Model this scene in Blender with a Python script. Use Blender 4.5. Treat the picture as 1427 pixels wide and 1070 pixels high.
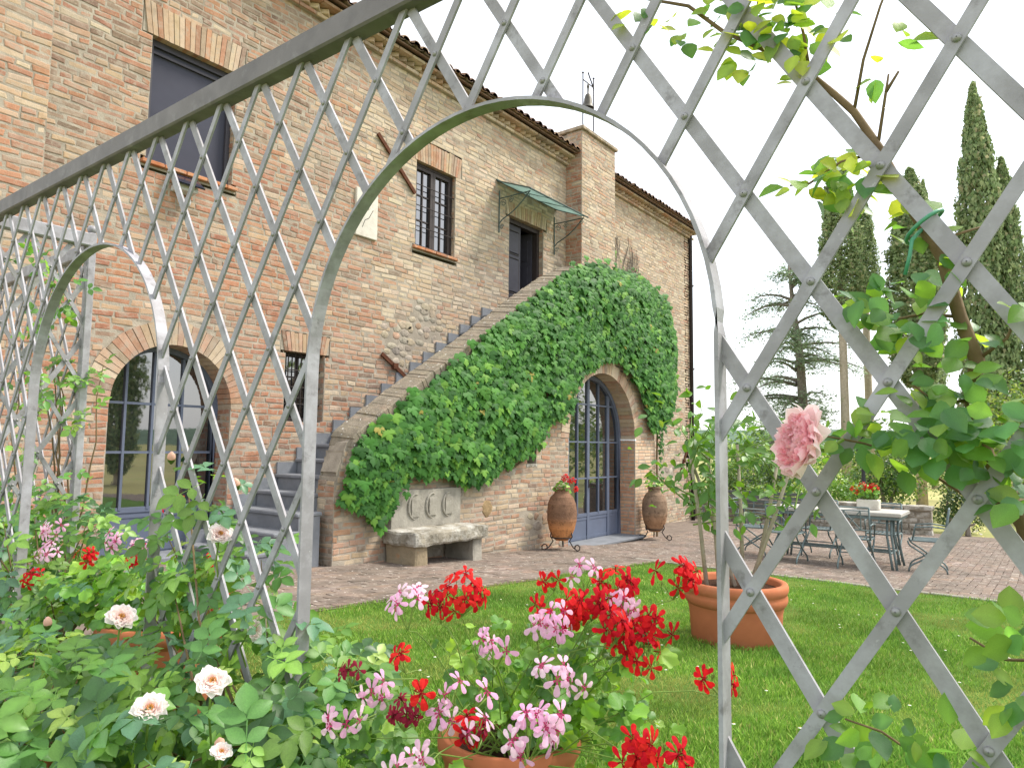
import bpy, math, random
import numpy as np
from mathutils import Vector, Matrix, noise

for o in list(bpy.data.objects):
    bpy.data.objects.remove(o)
scene = bpy.context.scene
C = scene.collection
rnd = random.Random(11)
nprng = np.random.default_rng(5)
V3 = Vector
# World axes: X runs along the house front (away), Y points to the house, Z up; the eye is the origin.

# ------------------------------------------------------------------ camera
FPX = 981.4 / 1427.0
PITCH, ROLL, YAW = 0.08687, 0.01193, 0.64811
FW = V3((math.cos(YAW) * math.cos(PITCH), math.sin(YAW) * math.cos(PITCH), math.sin(PITCH)))
_r = V3((math.sin(YAW), -math.cos(YAW), 0))
_u = _r.cross(FW)
RT = _r * math.cos(ROLL) + _u * math.sin(ROLL)
UP = -_r * math.sin(ROLL) + _u * math.cos(ROLL)
cam_d = bpy.data.cameras.new('camera')
cam = bpy.data.objects.new('camera', cam_d)
C.objects.link(cam)
cam.matrix_world = Matrix(((RT.x, UP.x, -FW.x, 0), (RT.y, UP.y, -FW.y, 0), (RT.z, UP.z, -FW.z, 0), (0, 0, 0, 1)))
cam_d.sensor_fit = 'HORIZONTAL'
cam_d.sensor_width = 36
cam_d.lens = FPX * 36
cam_d.clip_start = 0.02
cam_d.clip_end = 5000
scene.camera = cam

# ------------------------------------------------------------------ sky, sun, exposure
SUN_EL, SUN_AZ = math.radians(52), math.radians(-38)      # azimuth from +X towards +Y
world = bpy.data.worlds.new('World')
scene.world = world
world.use_nodes = True
wn, wl = world.node_tree.nodes, world.node_tree.links
wn.clear()
sky = wn.new('ShaderNodeTexSky')
sky.sky_type = 'NISHITA'
sky.sun_disc = False
sky.sun_elevation = SUN_EL
sky.sun_rotation = math.pi / 2 - SUN_AZ
sky.air_density = 1.0
sky.dust_density = 3.0
sky.ozone_density = 1.0
cl = wn.new('ShaderNodeMixRGB')           # thin even cloud over the blue
cl.inputs['Fac'].default_value = 0.60
cl.inputs['Color2'].default_value = (10.6, 10.9, 11.3, 1)
bg = wn.new('ShaderNodeBackground')
bg.inputs['Strength'].default_value = 0.095
wo = wn.new('ShaderNodeOutputWorld')
wl.new(sky.outputs[0], cl.inputs['Color1'])
wl.new(cl.outputs[0], bg.inputs['Color'])
wl.new(bg.outputs[0], wo.inputs['Surface'])
sun_d = bpy.data.lights.new('sun', 'SUN')
sun_d.energy = 2.0
sun_d.angle = math.radians(13)
sun_d.color = (1.0, 0.95, 0.86)
sun = bpy.data.objects.new('sun', sun_d)
C.objects.link(sun)
sdir = V3((math.cos(SUN_EL) * math.cos(SUN_AZ), math.cos(SUN_EL) * math.sin(SUN_AZ), math.sin(SUN_EL)))
sun.rotation_euler = sdir.to_track_quat('Z', 'Y').to_euler()
sun.location = sdir * 60
vs = scene.view_settings
vs.view_transform = 'Standard'
vs.look = 'None'
vs.exposure = 1.18
vs.gamma = 1.0
vs.use_curve_mapping = False
scene.render.resolution_x = 1024
scene.render.resolution_y = 767
try:
    scene.cycles.max_bounces = 8
    scene.cycles.transparent_max_bounces = 8
    scene.cycles.sample_clamp_indirect = 6
except Exception:
    pass

# ------------------------------------------------------------------ helpers
def lin(r, g, b):
    f = lambda c: (c / 255 / 12.92) if c <= 10 else ((c / 255 + 0.055) / 1.055) ** 2.4
    return (f(r), f(g), f(b))

def project(p):
    z = p.dot(FW)
    if z < 0.05:
        return None
    return (p.dot(RT) / z * FPX + 0.5, 0.5 * 767 / 1024 - p.dot(UP) / z * FPX, z)

def shown(p, m=0.0):
    q = project(p)
    return q is not None and -m < q[0] < 1 + m and -m < q[1] < 0.749 + m

def gz(x):
    if x < -2: return -0.965
    if x <= 12: return -1.085 - 0.0603 * x
    if x <= 20: return -1.8086 - 0.03 * (x - 12)
    if x <= 60: return -2.0486 - 0.018 * (x - 20)
    return -2.7686 - 0.006 * (x - 60)

class MB:
    """collects faces of ONE mesh"""
    def __init__(s):
        s.v, s.f, s.c = [], [], []
    def add(s, verts, faces, col=(1, 1, 1)):
        n = len(s.v)
        s.v.extend(tuple(v) for v in verts)
        for f in faces:
            s.f.append([i + n for i in f])
            s.c.append(col)
        return s
    def box(s, c, hx, hy, hz, col=(1, 1, 1), ax=None, ay=None, az=None, taper=1.0):
        c = V3(c)
        ax = V3(ax or (1, 0, 0)); ay = V3(ay or (0, 1, 0)); az = V3(az or (0, 0, 1))
        vs_ = []
        for k in (-1, 1):
            t = taper if k > 0 else 1
            for i, j in ((-1, -1), (1, -1), (1, 1), (-1, 1)):
                vs_.append(c + ax * (i * hx * t) + ay * (j * hy * t) + az * (k * hz))
        s.add(vs_, [(3, 2, 1, 0), (4, 5, 6, 7), (0, 1, 5, 4), (1, 2, 6, 5), (2, 3, 7, 6), (3, 0, 4, 7)], col)
        return s
    def span(s, x0, x1, y0, y1, z0, z1, col=(1, 1, 1)):
        return s.box(((x0 + x1) / 2, (y0 + y1) / 2, (z0 + z1) / 2), (x1 - x0) / 2, (y1 - y0) / 2, (z1 - z0) / 2, col)
    def rbox(s, c, hx, hy, hz, b, col=(1, 1, 1), ax=None, ay=None, az=None):
        """box with chamfered edges"""
        c = V3(c)
        ax = V3(ax or (1, 0, 0)); ay = V3(ay or (0, 1, 0)); az = V3(az or (0, 0, 1))
        ring = lambda x, y: [(-x + b, -y), (x - b, -y), (x, -y + b), (x, y - b), (x - b, y), (-x + b, y), (-x, y - b), (-x, -y + b)]
        lv = [(hx - b, hy - b, -hz), (hx, hy, -hz + b), (hx, hy, hz - b), (hx - b, hy - b, hz)]
        vs_ = []
        for x, y, z in lv:
            for px, py in ring(x, y):
                vs_.append(c + ax * px + ay * py + az * z)
        fs = [tuple(reversed(range(8))), tuple(range(24, 32))]
        for k in range(3):
            for i in range(8):
                j = (i + 1) % 8
                fs.append((k * 8 + i, k * 8 + j, k * 8 + 8 + j, k * 8 + 8 + i))
        return s.add(vs_, fs, col)
    def tube(s, pts, rad, n=6, col=(1, 1, 1), cap=True):
        pts = [V3(p) for p in pts]
        if not isinstance(rad, (list, tuple)):
            rad = [rad] * len(pts)
        vs_, fs = [], []
        prev = None
        for i, p in enumerate(pts):
            d = (pts[min(i + 1, len(pts) - 1)] - pts[max(i - 1, 0)])
            if d.length < 1e-9: d = V3((0, 0, 1))
            d.normalize()
            if prev is None:
                a = d.orthogonal().normalized()
            else:
                a = prev - d * prev.dot(d)
                a = a.normalized() if a.length > 1e-6 else d.orthogonal().normalized()
            prev = a
            b = d.cross(a)
            for k in range(n):
                t = 2 * math.pi * k / n
                vs_.append(p + (a * math.cos(t) + b * math.sin(t)) * rad[i])
        for i in range(len(pts) - 1):
            for k in range(n):
                j = (k + 1) % n
                fs.append((i * n + k, i * n + j, i * n + n + j, i * n + n + k))
        if cap:
            fs.append(tuple(reversed(range(n))))
            fs.append(tuple(range((len(pts) - 1) * n, len(pts) * n)))
        return s.add(vs_, fs, col)
    def lathe(s, prof, c=(0, 0, 0), n=28, col=(1, 1, 1), wob=0.0):
        c = V3(c)
        vs_, fs = [], []
        for r, z in prof:
            for k in range(n):
                t = 2 * math.pi * k / n
                rr = r * (1 + wob * noise.noise((math.cos(t) * 2, math.sin(t) * 2, z * 6)))
                vs_.append(c + V3((rr * math.cos(t), rr * math.sin(t), z)))
        for i in range(len(prof) - 1):
            for k in range(n):
                j = (k + 1) % n
                fs.append((i * n + k, i * n + j, i * n + n + j, i * n + n + k))
        return s.add(vs_, fs, col)
    def strip(s, pts, side, w, nrm, t, col=(1, 1, 1)):
        """flat bar swept along pts: width w along side, thickness t along nrm (lists or vectors)"""
        n = len(pts)
        vs_, fs = [], []
        for i, p in enumerate(pts):
            p = V3(p)
            sd = V3(side[i] if isinstance(side, list) else side)
            nr = V3(nrm[i] if isinstance(nrm, list) else nrm)
            for a, b in ((-1, -1), (1, -1), (1, 1), (-1, 1)):
                vs_.append(p + sd * (a * w / 2) + nr * (b * t / 2))
        for i in range(n - 1):
            for k in range(4):
                j = (k + 1) % 4
                fs.append((i * 4 + k, i * 4 + j, i * 4 + 4 + j, i * 4 + 4 + k))
        fs.append((3, 2, 1, 0)); fs.append(tuple(range(4 * n - 4, 4 * n)))
        return s.add(vs_, fs, col)
    def mesh(s, name, material, smooth=False):
        me = bpy.data.meshes.new(name)
        me.from_pydata(s.v, [], s.f)
        at = me.color_attributes.new('Col', 'FLOAT_COLOR', 'CORNER')
        buf = []
        for f, c in zip(s.f, s.c):
            buf.extend([c[0], c[1], c[2], 1.0] * len(f))
        at.data.foreach_set('color', buf)
        if smooth:
            me.polygons.foreach_set('use_smooth', [True] * len(me.polygons))
        me.materials.append(material)
        me.update()
        return me
    def build(s, name, material, parent=None, smooth=False):
        return link(name, s.mesh(name, material, smooth), parent)

def link(name, data, parent=None):
    o = bpy.data.objects.new(name, data)
    C.objects.link(o)
    if parent is not None:
        o.parent = parent
        bl = parent
        off = V3((0, 0, 0))
        while bl is not None:
            off = off + bl.location
            bl = bl.parent
        o.location = -off
    return o

def tag(o, label=None, cat=None, group=None, kind=None):
    if label: o['label'] = label
    if cat: o['category'] = cat
    if group: o['group'] = group
    if kind: o['kind'] = kind
    return o

def thing(name, loc, label, cat, group=None):
    """an Empty at the thing's base; parts are built in world coordinates (see link)"""
    o = bpy.data.objects.new(name, None)
    o.empty_display_size = 0.1
    o.location = loc
    C.objects.link(o)
    return tag(o, label, cat, group)

def copy_tree(o, parent=None):
    c = o.copy()
    C.objects.link(c)
    c.parent = parent
    for ch in list(o.children):
        copy_tree(ch, c)
    return c

def tri_template(V, F, shade=None):
    T = []
    for f in F:
        for i in range(1, len(f) - 1):
            T.append((f[0], f[i], f[i + 1]))
    V = np.array(V, float)
    return V, np.array(T, int), (np.ones(len(V)) if shade is None else np.array(shade, float))

def np_mesh(name, V, F, col, material, smooth=False):
    """V (n,3), F (m,3), col (n,3) per vertex"""
    me = bpy.data.meshes.new(name)
    n, m = len(V), len(F)
    me.vertices.add(n)
    me.vertices.foreach_set('co', np.ascontiguousarray(V, dtype=np.float32).ravel())
    me.loops.add(m * 3)
    me.loops.foreach_set('vertex_index', np.ascontiguousarray(F, dtype=np.int32).ravel())
    me.polygons.add(m)
    me.polygons.foreach_set('loop_start', np.arange(0, m * 3, 3, dtype=np.int32))
    at = me.color_attributes.new('Col', 'FLOAT_COLOR', 'POINT')
    c4 = np.ones((n, 4), np.float32)
    c4[:, :3] = col
    at.data.foreach_set('color', c4.ravel())
    if smooth:
        me.polygons.foreach_set('use_smooth', np.ones(m, dtype=bool))
    me.materials.append(material)
    me.update(calc_edges=True)
    me.validate()
    return me

def scatter_mesh(name, tmpl, mats, locs, cols, material, smooth=True):
    """tmpl (V,F); mats (N,3,3) columns are axes incl. scale; locs (N,3); cols (N,3)"""
    V, F, S = tmpl
    N, n = len(locs), len(V)
    W = np.einsum('nij,kj->nki', mats, V) + locs[:, None, :]
    FF = (F[None, :, :] + (np.arange(N) * n)[:, None, None]).reshape(-1, 3)
    cc = np.repeat(cols, n, axis=0) * np.tile(S, N)[:, None]
    return np_mesh(name, W.reshape(-1, 3), FF, cc, material, smooth)

def frame_mats(nrm, tip, size):
    """columns x,y,z with z = normal, y = tip direction"""
    z = nrm / np.linalg.norm(nrm, axis=1, keepdims=True)
    y = tip - (tip * z).sum(1, keepdims=True) * z
    y = y / np.maximum(np.linalg.norm(y, axis=1, keepdims=True), 1e-6)
    x = np.cross(y, z)
    return np.stack([x, y, z], axis=2) * size[:, None, None]

def place_leaves(root, name, tmpl_variants, mats, locs, cols, material, keep, stuff_name, smooth=True):
    """the leaves that show largest become parts, the rest one stuff mesh"""
    N = len(locs)
    sc = []
    for i in range(N):
        q = project(V3(locs[i]))
        ok = q is not None and -0.02 < q[0] < 1.02 and -0.02 < q[1] < 0.77
        sc.append((q[2] / max(1e-4, np.linalg.norm(mats[i][:, 0]))) if ok else 1e9)
    order = np.argsort(np.array(sc))
    ind = [i for i in order[:keep] if sc[i] < 1e8]
    reps = np.array([cols[i] for i in ind[::max(1, len(ind) // 7)]][:8])
    cache = {}
    def leaf_mesh(i):
        k, b = i % len(tmpl_variants), int(np.argmin(((reps - cols[i]) ** 2).sum(1)))
        if (k, b) not in cache:
            V, F, S = tmpl_variants[k]
            cache[(k, b)] = np_mesh(name, V, F, np.repeat(reps[b][None, :], len(V), 0) * S[:, None], material, smooth)
        return cache[(k, b)]
    rootloc = root.location
    for i in ind:
        o = bpy.data.objects.new(name, leaf_mesh(i))
        C.objects.link(o)
        o.parent = root
        M = Matrix([list(r) + [0] for r in mats[i]] + [[0, 0, 0, 1]])
        M.translation = V3(locs[i]) - rootloc
        o.matrix_local = M
    rest = np.array([i for i in range(N) if i not in set(ind)], int)
    if len(rest):
        me = scatter_mesh(stuff_name, tmpl_variants[0], mats[rest], locs[rest], cols[rest], material, smooth)
        o = link(stuff_name, me, root)
        o['kind'] = 'stuff'

# ------------------------------------------------------------------ materials
def mat(name, col=(0.5, 0.5, 0.5), rough=0.8, var=0.2, vscale=8.0, bump=0.2, bscale=40.0, attr=False, spec=0.3,
        metal=0.0, transl=0.0, stains=(), orand=0.0, ior=1.45, bdist=0.01, tcol=None, coat=0.0):
    m = bpy.data.materials.new(name)
    m.use_nodes = True
    nt = m.node_tree
    N, L = nt.nodes, nt.links
    N.clear()
    out = N.new('ShaderNodeOutputMaterial')
    p = N.new('ShaderNodeBsdfPrincipled')
    p.inputs['Roughness'].default_value = rough
    p.inputs['Specular IOR Level'].default_value = spec
    p.inputs['Metallic'].default_value = metal
    p.inputs['IOR'].default_value = ior
    p.inputs['Coat Weight'].default_value = coat
    tc = N.new('ShaderNodeTexCoord')
    if attr:
        a = N.new('ShaderNodeAttribute')
        a.attribute_name = 'Col'
        cur = a.outputs['Color']
    else:
        a = N.new('ShaderNodeRGB')
        a.outputs[0].default_value = (*col, 1)
        cur = a.outputs[0]
    def noise_(scale, detail=5.0, rough_=0.55):
        n = N.new('ShaderNodeTexNoise')
        n.inputs['Scale'].default_value = scale
        n.inputs['Detail'].default_value = detail
        n.inputs['Roughness'].default_value = rough_
        L.new(tc.outputs['Object'], n.inputs['Vector'])
        return n
    def mapr(sock, a0, a1, b0, b1):
        r = N.new('ShaderNodeMapRange')
        r.inputs[1].default_value = a0; r.inputs[2].default_value = a1
        r.inputs[3].default_value = b0; r.inputs[4].default_value = b1
        L.new(sock, r.inputs[0])
        return r.outputs[0]
    def scale_(sock, f):
        v = N.new('ShaderNodeVectorMath')
        v.operation = 'SCALE'
        L.new(sock, v.inputs[0]); L.new(f, v.inputs['Scale'])
        return v.outputs[0]
    if var > 0:
        n = noise_(vscale)
        cur = scale_(cur, mapr(n.outputs[0], 0.28, 0.72, 1 - var, 1 + var))
    if orand > 0:
        oi = N.new('ShaderNodeObjectInfo')
        cur = scale_(cur, mapr(oi.outputs['Random'], 0, 1, 1 - orand, 1 + orand))
    for scol, sscale, th, soft, amt in stains:
        n = noise_(sscale, 8.0, 0.65)
        fac = mapr(n.outputs[0], th, th + soft, 0.0, amt)
        mx = N.new('ShaderNodeMixRGB')
        mx.inputs['Color2'].default_value = (*scol, 1)
        L.new(fac, mx.inputs['Fac']); L.new(cur, mx.inputs['Color1'])
        cur = mx.outputs[0]
    L.new(cur, p.inputs['Base Color'])
    if bump > 0:
        n = noise_(bscale, 6.0, 0.6)
        b = N.new('ShaderNodeBump')
        b.inputs['Strength'].default_value = bump
        b.inputs['Distance'].default_value = bdist
        L.new(n.outputs[0], b.inputs['Height'])
        L.new(b.outputs[0], p.inputs['Normal'])
    res = p.outputs[0]
    if transl > 0:
        t = N.new('ShaderNodeBsdfTranslucent')
        if tcol:
            tm = N.new('ShaderNodeMixRGB')
            tm.blend_type = 'MULTIPLY'
            tm.inputs['Fac'].default_value = 1
            tm.inputs['Color2'].default_value = (*tcol, 1)
            L.new(cur, tm.inputs['Color1'])
            L.new(tm.outputs[0], t.inputs['Color'])
        else:
            L.new(cur, t.inputs['Color'])
        ms = N.new('ShaderNodeMixShader')
        ms.inputs[0].default_value = transl
        L.new(res, ms.inputs[1]); L.new(t.outputs[0], ms.inputs[2])
        res = ms.outputs[0]
    L.new(res, out.inputs['Surface'])
    return m

GREYL = lin(178, 172, 158)
M = {}
M['brick'] = mat('brick', attr=True, rough=0.92, var=0.22, vscale=9, bump=0.6, bscale=70, bdist=0.006, spec=0.15,
                 stains=((lin(164, 152, 136), 1.1, 0.48, 0.25, 0.45), (lin(162, 151, 136), 9, 0.50, 0.12, 0.7), (lin(112, 103, 94), 3.6, 0.56, 0.14, 0.45), (lin(176, 164, 146), 45, 0.52, 0.2, 0.5), (lin(92, 82, 75), 70, 0.60, 0.1, 0.45)))
M['mortar'] = mat('mortar', lin(162, 152, 137), rough=0.95, var=0.25, vscale=6, bump=0.7, bscale=55, spec=0.1,
                  stains=((lin(120, 112, 100), 4, 0.55, 0.2, 0.45),))
M['newbrick'] = mat('new_brick', attr=True, rough=0.92, var=0.14, vscale=12, bump=0.4, bscale=80, bdist=0.004, spec=0.15)
M['stone'] = mat('stone', lin(140, 133, 119), rough=0.95, var=0.3, vscale=7, bump=0.9, bscale=26, bdist=0.02, spec=0.15,
                 stains=((lin(196, 193, 184), 5, 0.44, 0.2, 0.8), (lin(84, 80, 73), 13, 0.60, 0.07, 0.75)))
M['stone_plain'] = mat('grey_carved_stone', lin(152, 147, 136), rough=0.95, var=0.2, vscale=6, bump=0.6, bscale=30, bdist=0.012, spec=0.15,
                 stains=((lin(120, 114, 104), 5, 0.52, 0.2, 0.5), (lin(190, 186, 176), 14, 0.62, 0.08, 0.4)))
M['stone_tan'] = mat('tan_stone', lin(150, 136, 112), rough=0.95, var=0.25, vscale=6, bump=0.8, bscale=30, bdist=0.015, spec=0.15,
                 stains=((lin(112, 104, 90), 6, 0.50, 0.2, 0.6), (lin(176, 120, 80), 5, 0.64, 0.08, 0.5)))
M['rubble'] = mat('rubble', attr=True, rough=0.95, var=0.3, vscale=14, bump=0.9, bscale=40, bdist=0.01, spec=0.15)
M['slate'] = mat('blue_grey_stone', lin(122, 125, 130), rough=0.8, var=0.16, vscale=5, bump=0.3, bscale=60, spec=0.3,
                 stains=((lin(160, 160, 156), 7, 0.58, 0.2, 0.4),))
M['coping'] = mat('coping_brick', attr=True, rough=0.96, var=0.3, vscale=11, bump=0.9, bscale=45, bdist=0.012, spec=0.1,
                  stains=((lin(132, 124, 110), 5, 0.32, 0.3, 0.85), (lin(88, 82, 74), 8, 0.54, 0.14, 0.6), (lin(225, 222, 212), 16, 0.62, 0.04, 0.9), (lin(120, 105, 60), 5, 0.6, 0.15, 0.5)))
M['tile'] = mat('roof_tile', attr=True, rough=0.9, var=0.25, vscale=10, bump=0.4, bscale=50, spec=0.15,
                stains=((lin(110, 105, 95), 12, 0.5, 0.2, 0.6),))
M['terracotta'] = mat('terracotta', lin(186, 112, 78), rough=0.85, var=0.12, vscale=5, bump=0.25, bscale=60, bdist=0.003, spec=0.2,
                      stains=((lin(205, 150, 118), 4, 0.55, 0.25, 0.45), (lin(120, 80, 60), 9, 0.66, 0.14, 0.4)))
M['jar'] = mat('old_terracotta', attr=True, rough=0.93, var=0.22, vscale=9, bump=0.8, bscale=34, bdist=0.012, spec=0.12,
               stains=((lin(66, 52, 44), 16, 0.54, 0.12, 0.55), (lin(190, 165, 140), 30, 0.62, 0.1, 0.5)))
M['soil'] = mat('soil', lin(70, 52, 42), rough=1, var=0.4, vscale=30, bump=1.0, bscale=60, bdist=0.02, spec=0.05)
M['trellis'] = mat('galvanised_iron', lin(150, 147, 150), rough=0.6, var=0.16, vscale=14, bump=0.3, bscale=120, bdist=0.0015, spec=0.4, metal=0.12,
                   stains=((lin(178, 177, 184), 7, 0.48, 0.2, 0.75), (lin(104, 99, 99), 17, 0.57, 0.1, 0.6), (lin(116, 96, 80), 5, 0.66, 0.08, 0.4), (lin(200, 200, 200), 60, 0.66, 0.05, 0.6), (lin(112, 110, 84), 11, 0.68, 0.12, 0.35)))
M['rail'] = mat('weathered_rail', lin(112, 107, 106), rough=0.6, var=0.2, vscale=12, bump=0.3, bscale=90, bdist=0.002, spec=0.4, metal=0.1,
                stains=((lin(150, 148, 146), 14, 0.55, 0.2, 0.5), (lin(86, 80, 76), 6, 0.55, 0.2, 0.5)))
M['rivet'] = mat('rivet_iron', lin(150, 148, 148), rough=0.5, var=0.1, bump=0.1, metal=0.4, spec=0.5)
M['iron'] = mat('dark_iron', lin(58, 52, 50), rough=0.7, var=0.25, vscale=30, bump=0.3, bscale=80, bdist=0.003, spec=0.4, metal=0.3)
M['rust'] = mat('rusty_iron', lin(92, 58, 42), rough=0.9, var=0.3, vscale=20, bump=0.6, bscale=70, bdist=0.004, spec=0.2)
M['wood_dark'] = mat('dark_wood', lin(56, 48, 46), rough=0.55, var=0.2, vscale=14, bump=0.2, bscale=60, bdist=0.003, spec=0.4)
M['door_dark'] = mat('dark_door_paint', lin(62, 60, 68), rough=0.5, var=0.14, vscale=8, bump=0.15, bscale=60, bdist=0.003, spec=0.4)
M['steel'] = mat('blue_grey_paint', lin(98, 106, 124), rough=0.45, var=0.08, vscale=4, bump=0.08, bscale=40, bdist=0.002, spec=0.4)
M['screen'] = mat('fly_screen', lin(62, 63, 76), rough=0.75, var=0.12, vscale=2.5, bump=0.2, bscale=300, bdist=0.002, spec=0.3)
M['glass'] = mat('window_glass', (0.012, 0.014, 0.016), rough=0.015, var=0.0, bump=0.02, bscale=3, bdist=0.01, spec=1.0, ior=2.05)
M['canopy_glass'] = mat('green_canopy_glass', lin(178, 196, 190), rough=0.2, var=0.12, vscale=6, bump=0.0, spec=0.5, transl=0.7,
                        stains=((lin(160, 170, 150), 10, 0.55, 0.2, 0.5),))
M['canopy_iron'] = mat('green_grey_iron', lin(76, 92, 90), rough=0.6, var=0.15, bump=0.2, bscale=80, bdist=0.003, metal=0.2)
M['garden_iron'] = mat('verdigris_iron', lin(108, 122, 122), rough=0.6, var=0.2, vscale=20, bump=0.2, bscale=80, bdist=0.003, metal=0.2,
                       stains=((lin(70, 84, 86), 12, 0.55, 0.15, 0.6),))
M['table_stone'] = mat('table_stone', lin(176, 172, 164), rough=0.8, var=0.15, vscale=6, bump=0.2, bscale=60, spec=0.3)
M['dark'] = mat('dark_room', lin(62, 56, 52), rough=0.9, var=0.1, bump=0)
M['white'] = mat('white_plaster', lin(206, 200, 188), rough=0.9, var=0.12, vscale=6, bump=0.3, bscale=40, spec=0.15,
                 stains=((lin(160, 150, 132), 8, 0.55, 0.15, 0.5),))
M['plastic'] = mat('pale_plastic', lin(196, 196, 196), rough=0.4, var=0.05, bump=0, spec=0.5)
M['solar'] = mat('solar_cells', lin(28, 32, 48), rough=0.15, var=0.1, bump=0, spec=0.6)
M['bronze'] = mat('bronze_bell', lin(88, 84, 76), rough=0.5, var=0.2, bump=0.1, metal=0.5)
M['paver'] = mat('paver', attr=True, rough=0.93, var=0.3, vscale=8, bump=0.7, bscale=60, bdist=0.006, spec=0.2,
                 stains=((lin(120, 108, 97), 1.2, 0.25, 0.3, 0.85), (lin(88, 80, 72), 2.2, 0.46, 0.2, 0.7), (lin(150, 122, 96), 1.5, 0.60, 0.1, 0.45), (lin(170, 160, 148), 6, 0.58, 0.1, 0.5), (lin(206, 198, 188), 18, 0.60, 0.06, 0.85), (lin(92, 100, 66), 4, 0.64, 0.15, 0.4)))
M['paver_bed'] = mat('paving_sand', lin(118, 106, 96), rough=1, var=0.3, vscale=4, bump=0.6, bscale=40,
                     stains=((lin(190, 180, 170), 14, 0.6, 0.1, 0.6),))
M['turf'] = mat('turf', lin(86, 116, 48), rough=1, var=0.35, vscale=3, bump=0.8, bscale=80, bdist=0.02, spec=0.1)
M['field'] = mat('dry_field', lin(160, 154, 104), rough=1, var=0.25, vscale=0.12, bump=0.5, bscale=2, spec=0.1,
                 stains=((lin(112, 128, 70), 0.06, 0.5, 0.15, 0.8),))
M['hill'] = mat('hill_woods', lin(92, 110, 92), rough=1, var=0.35, vscale=0.03, bump=0, spec=0.05)
M['grass'] = mat('grass_blade', attr=True, rough=0.7, var=0.32, vscale=0.9, bump=0, spec=0.25, transl=0.35)
M['leaf'] = mat('leaf', attr=True, rough=0.38, var=0.14, vscale=45, bump=0.35, bscale=110, bdist=0.0015, spec=0.55, transl=0.38, orand=0.24, tcol=(1.8, 1.7, 0.5))
M['roseleaf'] = mat('thin_rose_leaf', attr=True, rough=0.4, var=0.14, vscale=45, bump=0.3, bscale=110, bdist=0.0015, spec=0.5, transl=0.55, orand=0.24, tcol=(2.1, 1.9, 0.55))
M['ivyleaf'] = mat('ivy_leaf', attr=True, rough=0.55, var=0.12, vscale=20, bump=0.1, bscale=60, bdist=0.002, spec=0.22, transl=0.25, orand=0.2, tcol=(1.4, 1.5, 0.6))
M['petal'] = mat('petal', attr=True, rough=0.6, var=0.06, vscale=40, bump=0.05, bscale=90, bdist=0.001, spec=0.15, transl=0.42, orand=0.05)
M['conifer'] = mat('conifer_spray', attr=True, rough=0.7, var=0.2, vscale=0.8, bump=0, spec=0.2, transl=0.45)
M['bark'] = mat('bark', lin(124, 116, 106), rough=0.95, var=0.3, vscale=12, bump=0.9, bscale=30, bdist=0.02, spec=0.1)
M['palebark'] = mat('pale_bark', lin(172, 160, 142), rough=0.95, var=0.2, vscale=12, bump=0.6, bscale=40, bdist=0.01, spec=0.1)
M['cane'] = mat('rose_cane', lin(116, 98, 72), rough=0.8, var=0.25, vscale=25, bump=0.4, bscale=60, bdist=0.004, spec=0.2)
M['stem'] = mat('green_stem', lin(112, 138, 62), rough=0.6, var=0.2, vscale=25, bump=0.1, spec=0.3)
M['tie'] = mat('green_plastic_tie', lin(70, 140, 105), rough=0.4, var=0.05, bump=0, spec=0.5)
M['lamp'] = mat('black_lamp_paint', lin(48, 50, 54), rough=0.5, var=0.1, bump=0.1, spec=0.4)
M['slat'] = mat('bench_slat', lin(96, 102, 98), rough=0.8, var=0.25, vscale=12, bump=0.3, bscale=50)
# ================================================================== ground
def ground_sheet(name, xs, ys, dz, material, holes=None):
    mb = MB()
    nx, ny = len(xs), len(ys)
    vs_ = [(x, y, gz(x) + dz) for x in xs for y in ys]
    fs = [(i * ny + j, i * ny + ny + j, i * ny + ny + j + 1, i * ny + j + 1) for i in range(nx - 1) for j in range(ny - 1)]
    mb.add(vs_, fs)
    o = mb.build(name, material)
    return tag(o, kind='structure')

gx = [-400, -150, -60, -20, -8, -2] + list(range(0, 21, 2)) + [24, 30, 40, 60, 90, 140, 250, 500, 900, 1600, 2600]
gy = [-2200, -900, -400, -150, -60, -25, -10, -4, 0, 3, 5, 8, 12, 30, 80, 200, 500, 1200, 2400]
tag(ground_sheet('ground', gx, gy, -0.03, M['field']), 'pale dry grass field stretching behind the terrace', 'ground')
LX0, LX1, LY0, LY1 = -2.0, 9.68, -6.0, 4.58
tag(ground_sheet('lawn', [-2, 0, 2, 4, 6, 8, 9.68], [-6, -2, 0, 2, 4.58], -0.008, M['turf']), 'mown green lawn beside the brick terrace', 'lawn')
terrace = tag(ground_sheet('terrace', [-2, 0, 2, 4, 6, 8, 9.68], [4.6, 6, 8.3], -0.006, M['paver_bed']), 'worn brick terrace along the house', 'terrace')
tag(ground_sheet('terrace', [9.7, 12, 14, 16, 18, 20.6], [-8, -4, 0, 4, 8.3], -0.006, M['paver_bed']), 'worn brick terrace under the table', 'terrace')
# pale stone edging between lawn and terrace: separate kerb stones
kerb = tag(thing('lawn_edging', (9.7, 0, gz(9.7)), 'pale stone edging strip between lawn and table terrace', 'edging'))
y = -3.0
while y < 4.5:
    l = rnd.uniform(0.45, 0.8)
    mb = MB()
    mb.rbox((9.69 + rnd.uniform(-.01, .01), y + l / 2, gz(9.69) - .016), 0.03, l / 2 - 0.006, 0.03, 0.008)
    mb.build('edging_stone', M['stone_plain'], kerb)
    y += l

def rand_col(pal):
    c, w = zip(*pal)
    b = rnd.choices(c, w)[0]
    sw_t = sum(w); mean = [sum(q[i] * ww for q, ww in zip(c, w)) / sw_t for i in range(3)]
    b = tuple(x * .58 + m * .42 for x, m in zip(b, mean))
    k = rnd.uniform(0.88, 1.10)
    return tuple(min(1, x * k * rnd.uniform(0.97, 1.03)) for x in b)

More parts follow.
